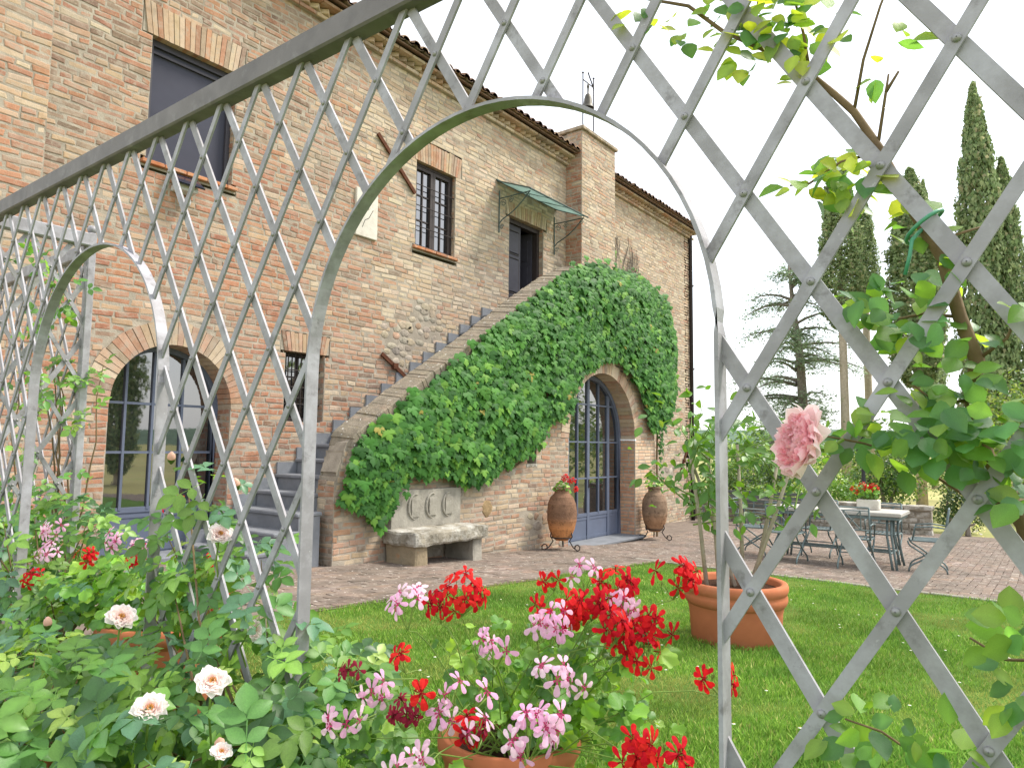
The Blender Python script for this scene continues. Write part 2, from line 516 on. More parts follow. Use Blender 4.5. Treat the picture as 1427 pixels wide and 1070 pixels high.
PAVE = [(lin(146, 120, 106), 3), (lin(138, 120, 110), 4), (lin(130, 118, 111), 4), (lin(162, 134, 110), 1.0), (lin(168, 156, 146), 1.0), (lin(118, 106, 99), 2)]
pavers = []
def pave(x0, x1, y0, y1):
    w, l = 0.10, 0.26
    y, r = y0, 0
    while y < y1 - 0.02:
        yw = min(w, y1 - y)
        x = x0 - (0.13 if r % 2 else 0) + rnd.uniform(-.02, .02)
        while x < x1:
            a, b = max(x, x0), min(x + l, x1)
            if b - a > 0.05:
                pavers.append((a, b, y, y + yw))
            x += l
        y += w
        r += 1
pave(3.3, 9.68, 4.62, 6.56)
pave(9.72, 19.7, -2.4, 6.56)
def paver_geo(mb, p):
    a, b, c, d = p
    j = lambda: rnd.uniform(-.007, .007)
    g = 0.002
    h = rnd.uniform(0.004, 0.009)
    top = [V3((x + j(), y + j(), gz(x) + h + rnd.uniform(-.002, .002))) for x, y in ((a + g, c + g), (b - g, c + g), (b - g, d - g), (a + g, d - g))]
    mid = (top[0] + top[2]) / 2
    inn = [t.lerp(mid, 0.06) + V3((0, 0, 0.002)) for t in top]
    bot = [t - V3((0, 0, 0.03)) for t in top]
    mb.add(bot + top + inn, [(8, 9, 10, 11)] + [(4 + i, 4 + (i + 1) % 4, 8 + (i + 1) % 4, 8 + i) for i in range(4)] + [(i, (i + 1) % 4, 4 + (i + 1) % 4, 4 + i) for i in range(4)], rand_col(PAVE))
def psize(p):
    c = V3(((p[0] + p[1]) / 2, (p[2] + p[3]) / 2, gz(p[0])))
    return c.length if shown(c) else 99
pavers.sort(key=psize)
for p in pavers[:300]:
    mb = MB(); paver_geo(mb, p); mb.build('paving_brick', M['paver'], terrace)
mb = MB()
for p in pavers[300:]:
    paver_geo(mb, p)
o = mb.build('paving_bricks', M['paver'], terrace); o['kind'] = 'stuff'

# hills far away
def hill_ring(dist, h, seed, a0, a1, name, lab):
    mb = MB()
    n = 80
    vs_ = []
    for i in range(n + 1):
        a = a0 + (a1 - a0) * i / n
        hh = h * (0.55 + 0.45 * noise.noise((i * 0.09 + seed, seed, 0)) + 0.12 * noise.noise((i * 0.5, seed, 3)))
        for k, (dd, zz) in enumerate(((0, -12), (0.12, 0.45 * hh), (0.3, hh), (0.7, 0.2 * hh))):
            vs_.append((math.cos(a) * dist * (1 + dd), math.sin(a) * dist * (1 + dd), zz - 2))
    fs = [(i * 4 + k, i * 4 + 4 + k, i * 4 + 5 + k, i * 4 + 1 + k) for i in range(n) for k in range(3)]
    mb.add(vs_, fs)
    tag(mb.build(name, M['hill'], None, True), lab, 'hills', None, 'structure')
hill_ring(1150, 62, 3.1, -2.4, 1.2, 'hills', 'low wooded hills on the horizon beyond the field')

# ================================================================== brick laying
class Wall:
    """courses of bricks laid on a plane: origin O, direction U (horizontal), outward normal N"""
    def __init__(s, O, U, N):
        s.O, s.U, s.N = V3(O), V3(U), V3(N)
        s.bricks = []
        s.mortar = MB()
    def pt(s, u, z, n):
        return s.O + s.U * u + V3((0, 0, z)) + s.N * n
    def lay(s, z0, z1, spans, colf, ch=0.075, lens=((0.27, 4), (0.14, 2.2), (0.2, 2), (.32, .8)), rough=1.5, depth=0.4, mort=True, skip=None):
        n = max(1, round((z1 - z0) / ch))
        ch = (z1 - z0) / n
        for i in range(n):
            za, zb = z0 + i * ch, z0 + (i + 1) * ch
            for a, b in spans(za, zb):
                if b - a < 0.02: continue
                if mort:
                    P = s.pt
                    s.mortar.add([P(a, za, 0), P(b, za, 0), P(b, zb, 0), P(a, zb, 0), P(a, za, -depth), P(b, za, -depth), P(b, zb, -depth), P(a, zb, -depth)],
                                 [(0, 1, 2, 3), (0, 3, 7, 4), (1, 5, 6, 2)])
                x = a
                first = True
                while x < b - 0.01:
                    l = rnd.choices([q[0] for q in lens], [q[1] for q in lens])[0] * rnd.uniform(0.85, 1.12)
                    if first and i % 2: l *= 0.55
                    first = False
                    if b - (x + l) < 0.07: l = b - x
                    e = min(b, x + l)
                    if not (skip and skip((x + e) / 2, (za + zb) / 2)):
                        s.bricks.append((x, e, za, zb, colf((x + e) / 2, (za + zb) / 2), rough))
                    x = e
    def geo(s, mb, br):
        a, b, z0, z1, col, rough = br
        g = rnd.uniform(.005, .013)
        wv = .016 * rough * (noise.noise(((a + b) * .35, z0 * .9, 4.4)))
        z0 += wv; z1 += wv
        if rough > 1 and rnd.random() < .12: b -= rnd.uniform(0, .05)
        if rough > 1 and rnd.random() < .15: z1 -= rnd.uniform(0, .014)
        jz = rnd.uniform(-.004, .004) * rough
        t = rnd.uniform(-.006, .006) * rough
        j = lambda: rnd.uniform(-.005, .005) * rough
        pr = rnd.uniform(-.0015, 0.0035) * rough
        q = [(a + g + j(), z0 + g + jz - t + j() * .6), (b - g + j(), z0 + g + jz + t + j() * .6), (b - g + j(), z1 - g + jz + t + j() * .6), (a + g + j(), z1 - g + jz - t + j() * .6)]
        cu, cz = (a + b) / 2, (z0 + z1) / 2
        bk = [s.pt(u, z, -0.02) for u, z in q]
        fr = [s.pt(u, z, pr) for u, z in q]
        kx = 1 - 0.02 / max(0.05, b - a); kz = 0.74
        inn = [s.pt(cu + (u - cu) * kx, cz + (z - cz) * kz, pr + 0.0025) for u, z in q]
        mb.add(bk + fr + inn, [(8, 9, 10, 11)] + [(4 + i, 4 + (i + 1) % 4, 8 + (i + 1) % 4, 8 + i) for i in range(4)] + [(i, (i + 1) % 4, 4 + (i + 1) % 4, 4 + i) for i in range(4)], col)
    def finish(s, parent, keep, matr, mname='wall_core', okf=None):
        o = s.mortar.build(mname, M['mortar'], parent)
        key = []
        for k, br in enumerate(s.bricks):
            c = s.pt((br[0] + br[1]) / 2, (br[2] + br[3]) / 2, 0)
            v = shown(c) and (okf is None or okf(c))
            key.append((c.length / (br[1] - br[0]) ** 0.5) if v else 1e6)
        order = sorted(range(len(s.bricks)), key=lambda k: key[k])
        ind = [k for k in order[:keep] if key[k] < 1e5]
        for k in ind:
            mb = MB(); s.geo(mb, s.bricks[k]); mb.build('brick', matr, o)
        si = set(ind)
        mb = MB()
        for k, br in enumerate(s.bricks):
            if k not in si: s.geo(mb, br)
        if mb.v:
            r = mb.build('bricks', matr, o); r['kind'] = 'stuff'
        return o

ORANGE, RED, PINK = lin(174, 120, 90), lin(160, 106, 85), lin(178, 140, 119)
TAN, CREAM, GREYB, DARK = lin(188, 164, 134), lin(206, 191, 166), lin(142, 128, 113), lin(106, 90, 80)
def pal_mix(w):
    return list(zip((ORANGE, RED, PINK, TAN, CREAM, GREYB, DARK), w))
P_LOW, P_UP, P_MID = pal_mix((6, 4, 3, 2, .8, 1.2, .6)), pal_mix((.7, .4, 2.4, 5, 5.5, 1.6, .2)), pal_mix((3.5, 2.2, 3, 3, 1.8, 2.2, .7))
P_OLD = pal_mix((2.6, 1.6, 1.6, 2.2, .6, 4, 2.4))
P_OLD2 = pal_mix((1.5, .8, 3, 4, 1.5, 1.5, .3))
P_STAIR = pal_mix((2.2, 1.2, 3.2, 4, 3.4, 2.0, .3))
def facade_col(u, z):
    k = 0.5 + 0.5 * noise.noise((u * 0.35, z * 0.45, 2.2))
    # masonry of different ages: grey-brown upper left, orange low and centre, bleached to the right
    t = (u - 6.4) * 0.36 + (z - 2.6) * 0.12 + (k - 0.5) * 1.5
    g = (4.6 - u) * 0.4 + (z - 2.4) * 0.45 + (k - 0.5) * 1.2
    if t > 0.55: p = P_UP
    elif g > 0.6: p = P_OLD
    elif t > 0.0: p = P_MID
    else: p = P_LOW
    return rand_col(p)

def arch_spans(base, cx, r, zs, z_bot, z0, z1):
    """cut the opening (jambs + semicircle) out of the list of spans"""
    h = 0.0
    if z1 <= z_bot: return base
    if z0 < zs: h = r
    else:
        d = z0 - zs
        h = math.sqrt(r * r - d * d) if d < r else 0
    return cut(base, cx - h, cx + h) if h > 0 else base

def cut(base, a, b):
    out = []
    for s0, s1 in base:
        if b <= s0 or a >= s1: out.append((s0, s1)); continue
        if a > s0: out.append((s0, a))
        if b < s1: out.append((b, s1))
    return out

# ================================================================== farmhouse
FY = 8.0
house = thing('farmhouse', (10.5, 9.5, gz(10.5)), 'old two-storey brick farmhouse with tiled eaves, windows and arched glass doors', 'house')
HX0, HX1, HZ0, HZ1 = 0.6, 19.0, -2.35, 6.0
OPEN = [(3.64, 4.70, 3.18, 4.66), (7.92, 8.87, 3.20, 4.63), (10.42, 11.56, 2.28, 4.39), (5.58, 6.22, 0.29, 1.22)]
LINT = [(3.52, 4.82, 4.66, 5.04), (7.76, 9.03, 4.63, 5.00), (10.30, 11.68, 4.39, 4.66), (5.50, 6.30, 1.22, 1.48)]
SILL = [(3.58, 4.76, 3.10, 3.18), (7.86, 8.93, 3.12, 3.20)]
AC, AR, AZ, AB = 4.115, 0.71, 0.40, -1.34
STONEZ = lambda u, z: noise.noise((u * 1.1, z * 1.4, 7.7)) > (0.38 if u > 12 else .12) and (7.3 < u < 9.2 and 1.15 < z < 2.5 or u > 14.5 and z < 2.6)
def hs(z0, z1):
    sp = [(HX0, HX1)]
    for a, b, c, d in OPEN + LINT + SILL:
        if z1 > c + 0.02 and z0 < d - 0.02: sp = cut(sp, a, b)
    sp = arch_spans(sp, AC, AR + (0.27 if (z0 + z1) / 2 > AZ else 0), AZ, AB, z0, z1)
    return sp
hw = Wall((0, FY, 0), (1, 0, 0), (0, -1, 0))
hw.lay(HZ0, HZ1, hs, facade_col, skip=STONEZ)
hide_ok = lambda c: not (5.3 < c.x < 14 and c.z < 0.65 * (c.x - 5.3) - 0.6) and c.z > -1.3
wall = hw.finish(house, 300, M['brick'], 'wall', hide_ok)
# rubble stones where the brickwork was patched
def rubble(parent, pts, name='rubble_stone'):
    for (p, rx, rz, col) in pts:
        mb = MB()
        n, vs_, fs = rnd.choice((6, 7, 8)), [], []
        for ring, (k, d) in enumerate(((1.0, -0.02), (0.97, 0.002), (0.8, 0.006))):
            for i in range(n):
                t = 2 * math.pi * i / n
                rr = k * (1 + 0.5 * noise.noise((math.cos(t) * 1.3 + p.x * 9, math.sin(t) * 1.3 + p.z * 9, p.y)))
                vs_.append((p.x + rx * rr * math.cos(t), p.y - d, p.z + rz * rr * math.sin(t)))
        for r in range(2):
            for i in range(n):
                j = (i + 1) % n
                fs.append((r * n + i, r * n + j, r * n + n + j, r * n + n + i))
        fs.append(tuple(range(2 * n, 3 * n)))
        mb.add(vs_, fs, col)
        mb.build(name, M['rubble'], parent, True)
RUB = [(lin(158, 150, 136), 3), (lin(146, 140, 130), 3), (lin(172, 158, 134), 3), (lin(184, 176, 160), 2), (lin(134, 127, 117), 1), (lin(178, 138, 112), 1.5)]
pts = []
for u in np.arange(7.0, 9.3, 0.175):
    for z in np.arange(0.9, 2.75, 0.125):
        uu, zz = u + rnd.uniform(-.06, .06), z + rnd.uniform(-.05, .05)
        if STONEZ(uu, zz): pts.append((V3((uu, FY, zz)), rnd.uniform(.06, .125), rnd.uniform(.045, .075), rand_col(RUB)))
for u in np.arange(14.6, 18.9, 0.3):
    for z in np.arange(-1.9, 2.6, 0.22):
        uu, zz = u + rnd.uniform(-.08, .08), z + rnd.uniform(-.06, .06)
        if STONEZ(uu, zz): pts.append((V3((uu, FY, zz)), rnd.uniform(.1, .18), rnd.uniform(.07, .11), rand_col(RUB)))
rubble(wall, pts)
# pilaster at the far left, the side wall and the back closing the volume
pw = Wall((0, FY - 0.07, 0), (1, 0, 0), (0, -1, 0))
pw.lay(-1.3, 6.0, lambda a, b: [(1.3, 2.62)], lambda u, z: rand_col(pal_mix((6, 3, 3, 4, 3, .5, .2))))
pw.finish(house, 0, M['brick'], 'pilaster')
mb = MB(); mb.span(2.55, 2.617, FY - 0.068, FY + 0.1, -1.3, 6.0); mb.build('pilaster_side', M['mortar'], house)
sw = Wall((HX1, FY, 0), (0, 1, 0), (1, 0, 0))
sw.lay(HZ0, HZ1, lambda a, b: [(0, 6.0)], facade_col, ch=0.15, lens=((0.5, 1),))
sw.finish(house, 0, M['brick'], 'end_wall')
mb = MB(); mb.span(HX0, HX1 - 0.01, 13.6, 14.0, HZ0, HZ1); mb.span(HX0, HX0 + 0.3, FY + 0.41, 13.6, HZ0, HZ1); mb.build('rear_wall', M['mortar'], house)

def soldier(parent, x0, x1, z0, z1, yf, pal, splay=0.06, depth=0.24):
    n = max(3, round((x1 - x0) / 0.068))
    for i in range(n):
        mb = MB()
        a, b = i / n, (i + 1) / n
        lo = lambda t: x0 + splay + (x1 - x0 - 2 * splay) * t
        hi = lambda t: x0 + (x1 - x0) * t
        g, y0 = 0.004, yf - rnd.uniform(0.003, 0.012)
        q = [(lo(a) + g, z0), (lo(b) - g, z0), (hi(b) - g, z1 + rnd.uniform(-.015, .01)), (hi(a) + g, z1 + rnd.uniform(-.015, .01))]
        mb.add([(u, y0, z) for u, z in q] + [(u, y0 + depth, z) for u, z in q], [(0, 1, 2, 3), (0, 3, 7, 4), (1, 5, 6, 2), (0, 4, 5, 1), (3, 2, 6, 7)], rand_col(pal))
        mb.build('lintel_brick', M['brick'], parent)
    mb = MB(); mb.span(x0 + 0.01, x1 - 0.01, yf + 0.006, yf + depth + 0.06, z0 + 0.004, z1 - 0.004)
    mb.build('lintel_core', M['mortar'], parent)
for (a, b, c, d), pl in zip(LINT, (P_OLD2, P_OLD2, P_UP, P_LOW)):
    soldier(wall, a, b, c, d, FY, pl)
for a, b, c, d in SILL:       # thin tile sills, slightly proud
    x = a
    while x < b - 0.02:
        l = min(0.26, b - x)
        mb = MB(); mb.rbox((x + l / 2, FY + 0.09, (c + d) / 2 + 0.012), l / 2 - 0.004, 0.14, 0.022, 0.006, rand_col([(lin(196, 128, 84), 1), (lin(178, 108, 72), 1)]))
        mb.build('sill_tile', M['brick'], wall)
        x += l
    mb = MB(); mb.span(a, b, FY + 0.004, FY + 0.3, c, (c + d) / 2 - 0.012); mb.build('sill_bed', M['mortar'], wall)

def jambs(x0, x1, z0, z1, yf, dep, colf, parent, z_top=None, matr='brick'):
    """brick reveals left (faces +X) and right (faces -X) with soffit"""
    for x, sg in ((x0, 1), (x1, -1)):
        w = Wall((x, yf, 0), (0, 1, 0), (sg, 0, 0))
        w.lay(z0, z1, lambda a, b: [(0.012, dep)], colf, lens=((0.27, 2), (0.14, 3)), mort=False)
        mb = MB()
        for br in w.bricks: w.geo(mb, br)
        mb.build('reveal_bricks', M[matr], parent)['kind'] = 'stuff'
jcol = lambda u, z: rand_col(pal_mix((2, 1.5, 2, 2, 1, 2.5, .8)))
for a, b, c, d in OPEN: jambs(a, b, c, d, FY, 0.22, jcol, wall)
for a, b, c, d in OPEN:       # underside of the lintel and top of the sill
    mb = MB(); mb.span(a, b, FY + 0.02, FY + 0.4, d + 0.001, d + 0.003); mb.build('soffit', M['mortar'], wall)

def voussoirs(parent, cx, zs, r, t, yf, depth, pal, n, matr='brick'):
    for i in range(n):
        a0, a1 = math.pi * i / n, math.pi * (i + 1) / n
        g = 0.003 / r
        y0 = yf - rnd.uniform(0.008, 0.018)
        rr = r + t * rnd.uniform(0.96, 1.04)
        q = []
        for a, k in ((a0 + g, r), (a1 - g, r), (a1 - g, rr), (a0 + g, rr)):
            q.append((cx + k * math.cos(a), zs + k * math.sin(a)))
        mb = MB()
        mb.add([(u, y0, z) for u, z in q] + [(u, y0 + depth, z) for u, z in q], [(0, 3, 2, 1), (0, 1, 5, 4), (1, 2, 6, 5), (2, 3, 7, 6), (3, 0, 4, 7), (4, 5, 6, 7)], rand_col(pal))
        mb.build('arch_brick', M[matr], parent)
voussoirs(wall, AC, AZ, AR, 0.27, FY, 0.42, pal_mix((1.6, .8, 3, 4, 3, 1.6, .2)), 34)
mb = MB()                     # thin cream bed ring behind the arch bricks
vs_, fs = [], []
for i in range(31):
    a = math.pi * i / 30
    for k in (AR + 0.002, AR + 0.33):
        vs_.append((AC + k * math.cos(a), FY + 0.002, AZ + k * math.sin(a)))
fs = [(i * 2, i * 2 + 1, i * 2 + 3, i * 2 + 2) for i in range(30)]
mb.add(vs_, fs); mb.build('arch_bed', M['mortar'], wall)
jambs(AC - AR, AC + AR, -1.34, AZ, FY, 0.38, lambda u, z: rand_col(P_LOW), wall)

# --- cornice and eaves
cor = tag(MB().span(HX0, HX1 + .05, FY - 0.05, FY + 0.3, 6.0, 6.06).build('cornice', M['mortar'], house))
def course(z0, z1, yf, dep, l, name, pal):
    x = HX0
    while x < HX1 + 0.05:
        mb = MB(); mb.rbox((x + l / 2, yf + dep / 2, (z0 + z1) / 2), l / 2 - 0.004, dep / 2, (z1 - z0) / 2 - 0.002, 0.006, rand_col(pal))
        mb.build(name, M['brick'], cor)
        x += l
PC = pal_mix((1, .4, 2, 5, 3, 3, 1))
course(6.0, 6.06, FY - 0.075, 0.2, 0.29, 'cornice_brick', PC)
x = HX0 + 0.1
while x < HX1:                # saw-tooth bricks set on the diagonal
    mb = MB(); k = 0.7071
    mb.rbox((x, FY - 0.02, 6.10), 0.085, 0.085, 0.035, 0.006, rand_col(PC), ax=(k, k, 0), ay=(-k, k, 0))
    mb.build('sawtooth_brick', M['brick'], cor)
    x += 0.17
MB().span(HX0, HX1, FY - 0.02, FY + 0.3, 6.06, 6.14).build('cornice_core', M['mortar'], cor)
course(6.14, 6.19, FY - 0.22, 0.36, 0.29, 'cornice_brick', PC)
roof = MB().add([(HX0, FY - 0.30, 6.20), (HX1 + 0.2, FY - 0.30, 6.20), (HX1 + 0.2, 11.0, 7.25), (HX0, 11.0, 7.25),
                 (HX0, FY - 0.30, 6.225), (HX1 + 0.2, FY - 0.30, 6.225), (HX1 + 0.2, 11.0, 7.275), (HX0, 11.0, 7.275), (HX0, 14.2, 6.1), (HX1 + .2, 14.2, 6.1)],
                [(3, 2, 1, 0), (4, 5, 6, 7), (0, 1, 5, 4), (1, 2, 6, 5), (3, 0, 4, 7), (7, 6, 9, 8), (6, 2, 9), (7, 8, 3)], lin(120, 96, 80)).build('roof', M['tile'], house)
TILE = [(lin(150, 112, 88), 3), (lin(128, 104, 90), 3), (lin(108, 98, 90), 3), (lin(168, 140, 112), 1)]
def barrel(up):
    mb = MB(); n = 7
    for (y, r, z) in ((0, .085, 0), (0.45, .07, .145)):
        for k in range(n):
            t = math.pi * k / (n - 1)
            mb.v.append((r * math.cos(t), y, z + (r * math.sin(t) * .8 if up else -r * math.sin(t) * .5 + .03)))
    mb.f = [[i, i + 1, i + 1 + n, i + n] for i in range(n - 1)]
    lip = []
    for k in range(n):
        t = math.pi * k / (n - 1); r = .068
        mb.v.append((r * math.cos(t), 0, (r * math.sin(t) * .8 if up else -r * math.sin(t) * .5 + .03)))
    for i in range(n - 1): mb.f.append([2 * n + i, 2 * n + i + 1, i + 1, i])
    mb.f.append(list(range(2 * n, 3 * n)))
    mb.c = [(1, 1, 1)] * len(mb.f)
    return mb
tilesets = []
for up in (True, False):
    for k in range(4):
        b = barrel(up); col = rand_col(TILE); b.c = [col] * len(b.f)
        tilesets.append((up, b.mesh('roof_tile', M['tile'], True)))
ups = [m for u, m in tilesets if u]; downs = [m for u, m in tilesets if not u]
x = HX0 + .1
i = 0
while x < HX1 + 0.2:
    for row in range(2):
        o = link('roof_tile', rnd.choice(ups), roof); o.location += V3((x + rnd.uniform(-.01, .01), FY - 0.36 + row * .38 + rnd.uniform(-.02, .02), 6.255 + row * .14))
    o = link('roof_tile', rnd.choice(downs), roof); o.location += V3((x + .1, FY - 0.35 + rnd.uniform(-.015, .015), 6.235))
    x += 0.2
    i += 1

# --- windows and doors of the facade
w1 = MB().span(3.66, 4.68, FY + 0.13, FY + 0.15, 3.2, 4.64).build('window', M['screen'], house); tag(w1, 'dark fly-screened window')
f = MB()
for a in ((3.64, 3.70, 3.18, 4.66), (4.64, 4.70, 3.18, 4.66), (3.70, 4.64, 4.585, 4.66), (3.70, 4.64, 3.18, 3.24)):
    f.span(a[0], a[1], FY + 0.09, FY + 0.19, a[2], a[3])
f.build('frame', M['door_dark'], w1)
MB().span(3.7, 4.64, FY + 0.1, FY + .125, 4.5, 4.53).build('screen_rail', M['door_dark'], w1)

def glazed(name, x0, x1, z0, z1, y, cols, rows, fw, bw, fm, parent, dep=0.05):
    root = MB()
    for a in ((x0, x0 + fw, z0, z1), (x1 - fw, x1, z0, z1), (x0 + fw, x1 - fw, z1 - fw, z1), (x0 + fw, x1 - fw, z0, z0 + fw)):
        root.span(a[0], a[1], y - dep, y + dep, a[2], a[3])
    r = root.build(name, fm, parent)
    W, H = (x1 - x0 - 2 * fw) / cols, (z1 - z0 - 2 * fw) / rows
    for i in range(cols):
        for j in range(rows):
            MB().span(x0 + fw + i * W + (bw / 2 if i else 0), x0 + fw + (i + 1) * W - (bw / 2 if i < cols - 1 else 0), y - 0.004, y + 0.004,
                      z0 + fw + j * H + (bw / 2 if j else 0), z0 + fw + (j + 1) * H - (bw / 2 if j < rows - 1 else 0)).build('pane', M['glass'], r)
    for i in range(1, cols): MB().span(x0 + fw + i * W - bw / 2, x0 + fw + i * W + bw / 2, y - .025, y + .02, z0 + fw, z1 - fw).build('glazing_bar', fm, r)
    for j in range(1, rows): MB().span(x0 + fw, x1 - fw, y - .022, y + .017, z0 + fw + j * H - bw / 2, z0 + fw + j * H + bw / 2).build('glazing_bar', fm, r)
    return r
mid = 8.395
MB().span(7.92, 7.955, FY + .07, FY + .2, 3.2, 4.63).build('window_jamb', M['wood_dark'], house)
MB().span(8.835, 8.87, FY + .07, FY + .2, 3.2, 4.63).build('window_jamb', M['wood_dark'], house)
MB().span(7.955, 8.835, FY + .07, FY + .2, 4.585, 4.63).build('window_head', M['wood_dark'], house)
glazed('window', 7.957, mid - .002, 3.205, 4.583, FY + 0.13, 2, 3, 0.055, 0.022, M['wood_dark'], house)
glazed('window', mid + .002, 8.833, 3.205, 4.583, FY + 0.13, 2, 3, 0.055, 0.022, M['wood_dark'], house)
for z in (3.55, 3.9, 4.25): MB().tube([(7.9, FY + .035, z), (8.89, FY + .035, z)], .008, 6).build('security_bar', M['iron'], house)
sm = glazed('window', 5.58, 6.22, .29, 1.22, FY + 0.2, 2, 3, 0.05, 0.02, M['wood_dark'], house)
for x in (5.69, 5.8, 5.9, 6.0, 6.11): MB().tube([(x, FY + .09, .27), (x, FY + .09, 1.24)], .009, 6).build('security_bar', M['iron'], house)
for z in (.52, .75, .98): MB().tube([(5.56, FY + .09, z), (6.24, FY + .09, z)], .008, 6).build('security_bar', M['iron'], house)

# upper door: left leaf shut, right leaf swung in, dark hall behind
fr = MB()
for a in ((10.42, 10.50, 2.28, 4.39), (11.48, 11.56, 2.28, 4.39), (10.50, 11.48, 4.30, 4.39)): fr.span(a[0], a[1], FY + .1, FY + .24, a[2], a[3])
fr.build('door_frame', M['wood_dark'], house)
leaf = MB().span(10.50, 10.985, FY + .15, FY + .19, 2.28, 4.30).build('door', M['door_dark'], house)
for z0, z1 in ((2.42, 2.85), (2.97, 3.62), (3.74, 4.16)):
    MB().rbox((10.742, FY + .142, (z0 + z1) / 2), .165, .012, (z1 - z0) / 2, .01).build('door_panel', M['door_dark'], leaf)
    m2 = MB()
    for a in ((10.56, 10.58, z0 - .03, z1 + .03), (10.905, 10.925, z0 - .03, z1 + .03), (10.58, 10.905, z1 + .012, z1 + .03), (10.58, 10.905, z0 - .03, z0 - .012)): m2.span(a[0], a[1], FY + .137, FY + .155, a[2], a[3])
    m2.build('panel_moulding', M['wood_dark'], leaf)
leaf2 = MB().box((11.40, FY + .44, 3.29), .02, .24, 1.01, ax=(1, .18, 0), ay=(-.18, 1, 0)).build('door', M['door_dark'], house)
for z0, z1 in ((2.42, 2.85), (2.97, 3.62), (3.74, 4.16)):
    MB().box((11.374, FY + .435, (z0 + z1) / 2), .01, .16, (z1 - z0) / 2, ax=(1, .18, 0), ay=(-.18, 1, 0)).build('door_panel', M['door_dark'], leaf2)
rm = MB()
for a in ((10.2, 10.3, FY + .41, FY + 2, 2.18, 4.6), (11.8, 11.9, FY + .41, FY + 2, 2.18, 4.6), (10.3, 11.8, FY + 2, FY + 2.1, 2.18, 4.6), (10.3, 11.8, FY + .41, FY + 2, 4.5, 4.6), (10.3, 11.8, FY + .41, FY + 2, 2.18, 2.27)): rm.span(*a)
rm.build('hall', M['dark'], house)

def arched_door(name, lab, x0, x1, zb, zs, y, mull, trans, panel_top, parent, thick=(), fw=0.06):
    """frame that follows the arch, glass panes and lower panels cut to it"""
    cx, r = (x0 + x1) / 2, (x1 - x0) / 2
    top = lambda x, rr=r - fw: zs + math.sqrt(max(0, rr * rr - (x - cx) ** 2))
    path, sd, nr = [], [], []
    path.append((x0 + fw / 2, y, zb)); nr.append((1, 0, 0))
    for i in range(25):
        a = math.pi - math.pi * i / 24
        path.append((cx + (r - fw / 2) * math.cos(a), y, zs + (r - fw / 2) * math.sin(a))); nr.append((math.cos(a), 0, math.sin(a)))
    path.append((x1 - fw / 2, y, zb)); nr.append((-1, 0, 0))
    root = MB().strip(path, (0, 1, 0), 0.11, nr, fw, ).build(name, M['steel'], parent)
    if lab: tag(root, lab)
    xs = [x0 + fw] + mull + [x1 - fw]
    zs_ = [panel_top] + trans + [zs + r]
    for i in range(len(xs) - 1):
        a, b = xs[i], xs[i + 1]
        for j in range(len(zs_) - 1):
            z0, z1 = zs_[j], zs_[j + 1]
            ta = [(a + (b - a) * k / 6) for k in range(7)]
            tops = [min(z1, top(x)) for x in ta]
            if max(tops) - z0 < 0.03: continue
            tops = [max(t, z0 + .001) for t in tops]
            vs_ = [(x, y, z0) for x in ta] + [(x, y, t) for x, t in zip(ta, tops)]
            vs_ += [(v[0], v[1] + .008, v[2]) for v in vs_]
            fs = [(k, k + 1, k + 8, k + 7) for k in range(6)] + [(14 + k + 7, 14 + k + 8, 14 + k + 1, 14 + k) for k in range(6)] + [(k + 7, k + 8, k + 22, k + 21) for k in range(6)] + [(k + 14, k + 15, k + 1, k) for k in range(6)]
            MB().add(vs_, fs).build('pane', M['glass'], root)
    ps = [x0 + fw] + (list(thick) or [(x0 + x1) / 2]) + [x1 - fw]
    for a, b in zip(ps, ps[1:]):
        lp = MB().span(a, b, y - .012, y + .012, zb, panel_top).build('lower_panel', M['steel'], root)
        for s0, s1, t0, t1 in ((a + .03, b - .03, zb + .02, zb + .07), (a + .03, b - .03, panel_top - .09, panel_top - .05)):
            MB().span(s0, s1, y - .02, y - .011, t0, t1).build('panel_rail', M['steel'], root)
    for k, x in enumerate(mull):
        w = 0.04 if x in thick else 0.014
        MB().span(x - w, x + w, y - .03, y + .02, zb if x in thick else panel_top, top(x)).build('mullion', M['steel'], root)
    for z in trans + [panel_top]:
        hw_ = (r - fw) if z <= zs else math.sqrt(max(0, (r - fw) ** 2 - (z - zs) ** 2))
        w = 0.03 if z == panel_top else 0.014
        MB().span(cx - hw_, cx + hw_, y - .024, y + .015, z - w, z + w).build('transom', M['steel'], root)
    return root
arched_door('arched_door', 'left arched glass door', AC - AR, AC + AR, -1.28, AZ, FY + .34, [3.72, 4.03, 4.38], [-.13, .43], -.78, house)
MB().rbox((AC, FY + .1, -1.31), AR + .12, .28, .03, .01).build('doorstep', M['slate'], house)

# --- wall fittings that belong to the house
for (p, q) in (((7.05, FY - .03, 4.74), (7.87, FY - .03, 4.04)), ((7.25, FY - .03, 1.36), (7.79, FY - .03, 1.03)), ((18.75, FY - .03, .07), (18.08, FY - .03, -.81))):
    p, q = V3(p), V3(q); m = (p + q) / 2
    t = tag(MB().box(m, (q - p).length / 2, .014, .03, ax=(q - p).normalized(), ay=(0, 1, 0), az=(q - p).normalized().cross(V3((0, 1, 0)))).build('tie_anchor', M['rust'], house))
    MB().box(m + V3((0, -.01, 0)), .045, .03, .045).build('anchor_nut', M['rust'], t)
MB().tube([(18.93, FY - .06, 6.1), (18.93, FY - .06, 5.9), (18.96, FY - .05, 5.7), (18.96, FY - .05, -2.2)], .05, 10).build('drainpipe', M['iron'], house, True)
for z in (4.6, 2.2, -.4): MB().span(18.89, 19.03, FY - .11, FY + .01, z, z + .04).build('pipe_bracket', M['iron'], house)
plq = MB().rbox((6.87, FY - .02, 3.42), .21, .025, .36, .008).build('wall_plaque', M['white'], house)
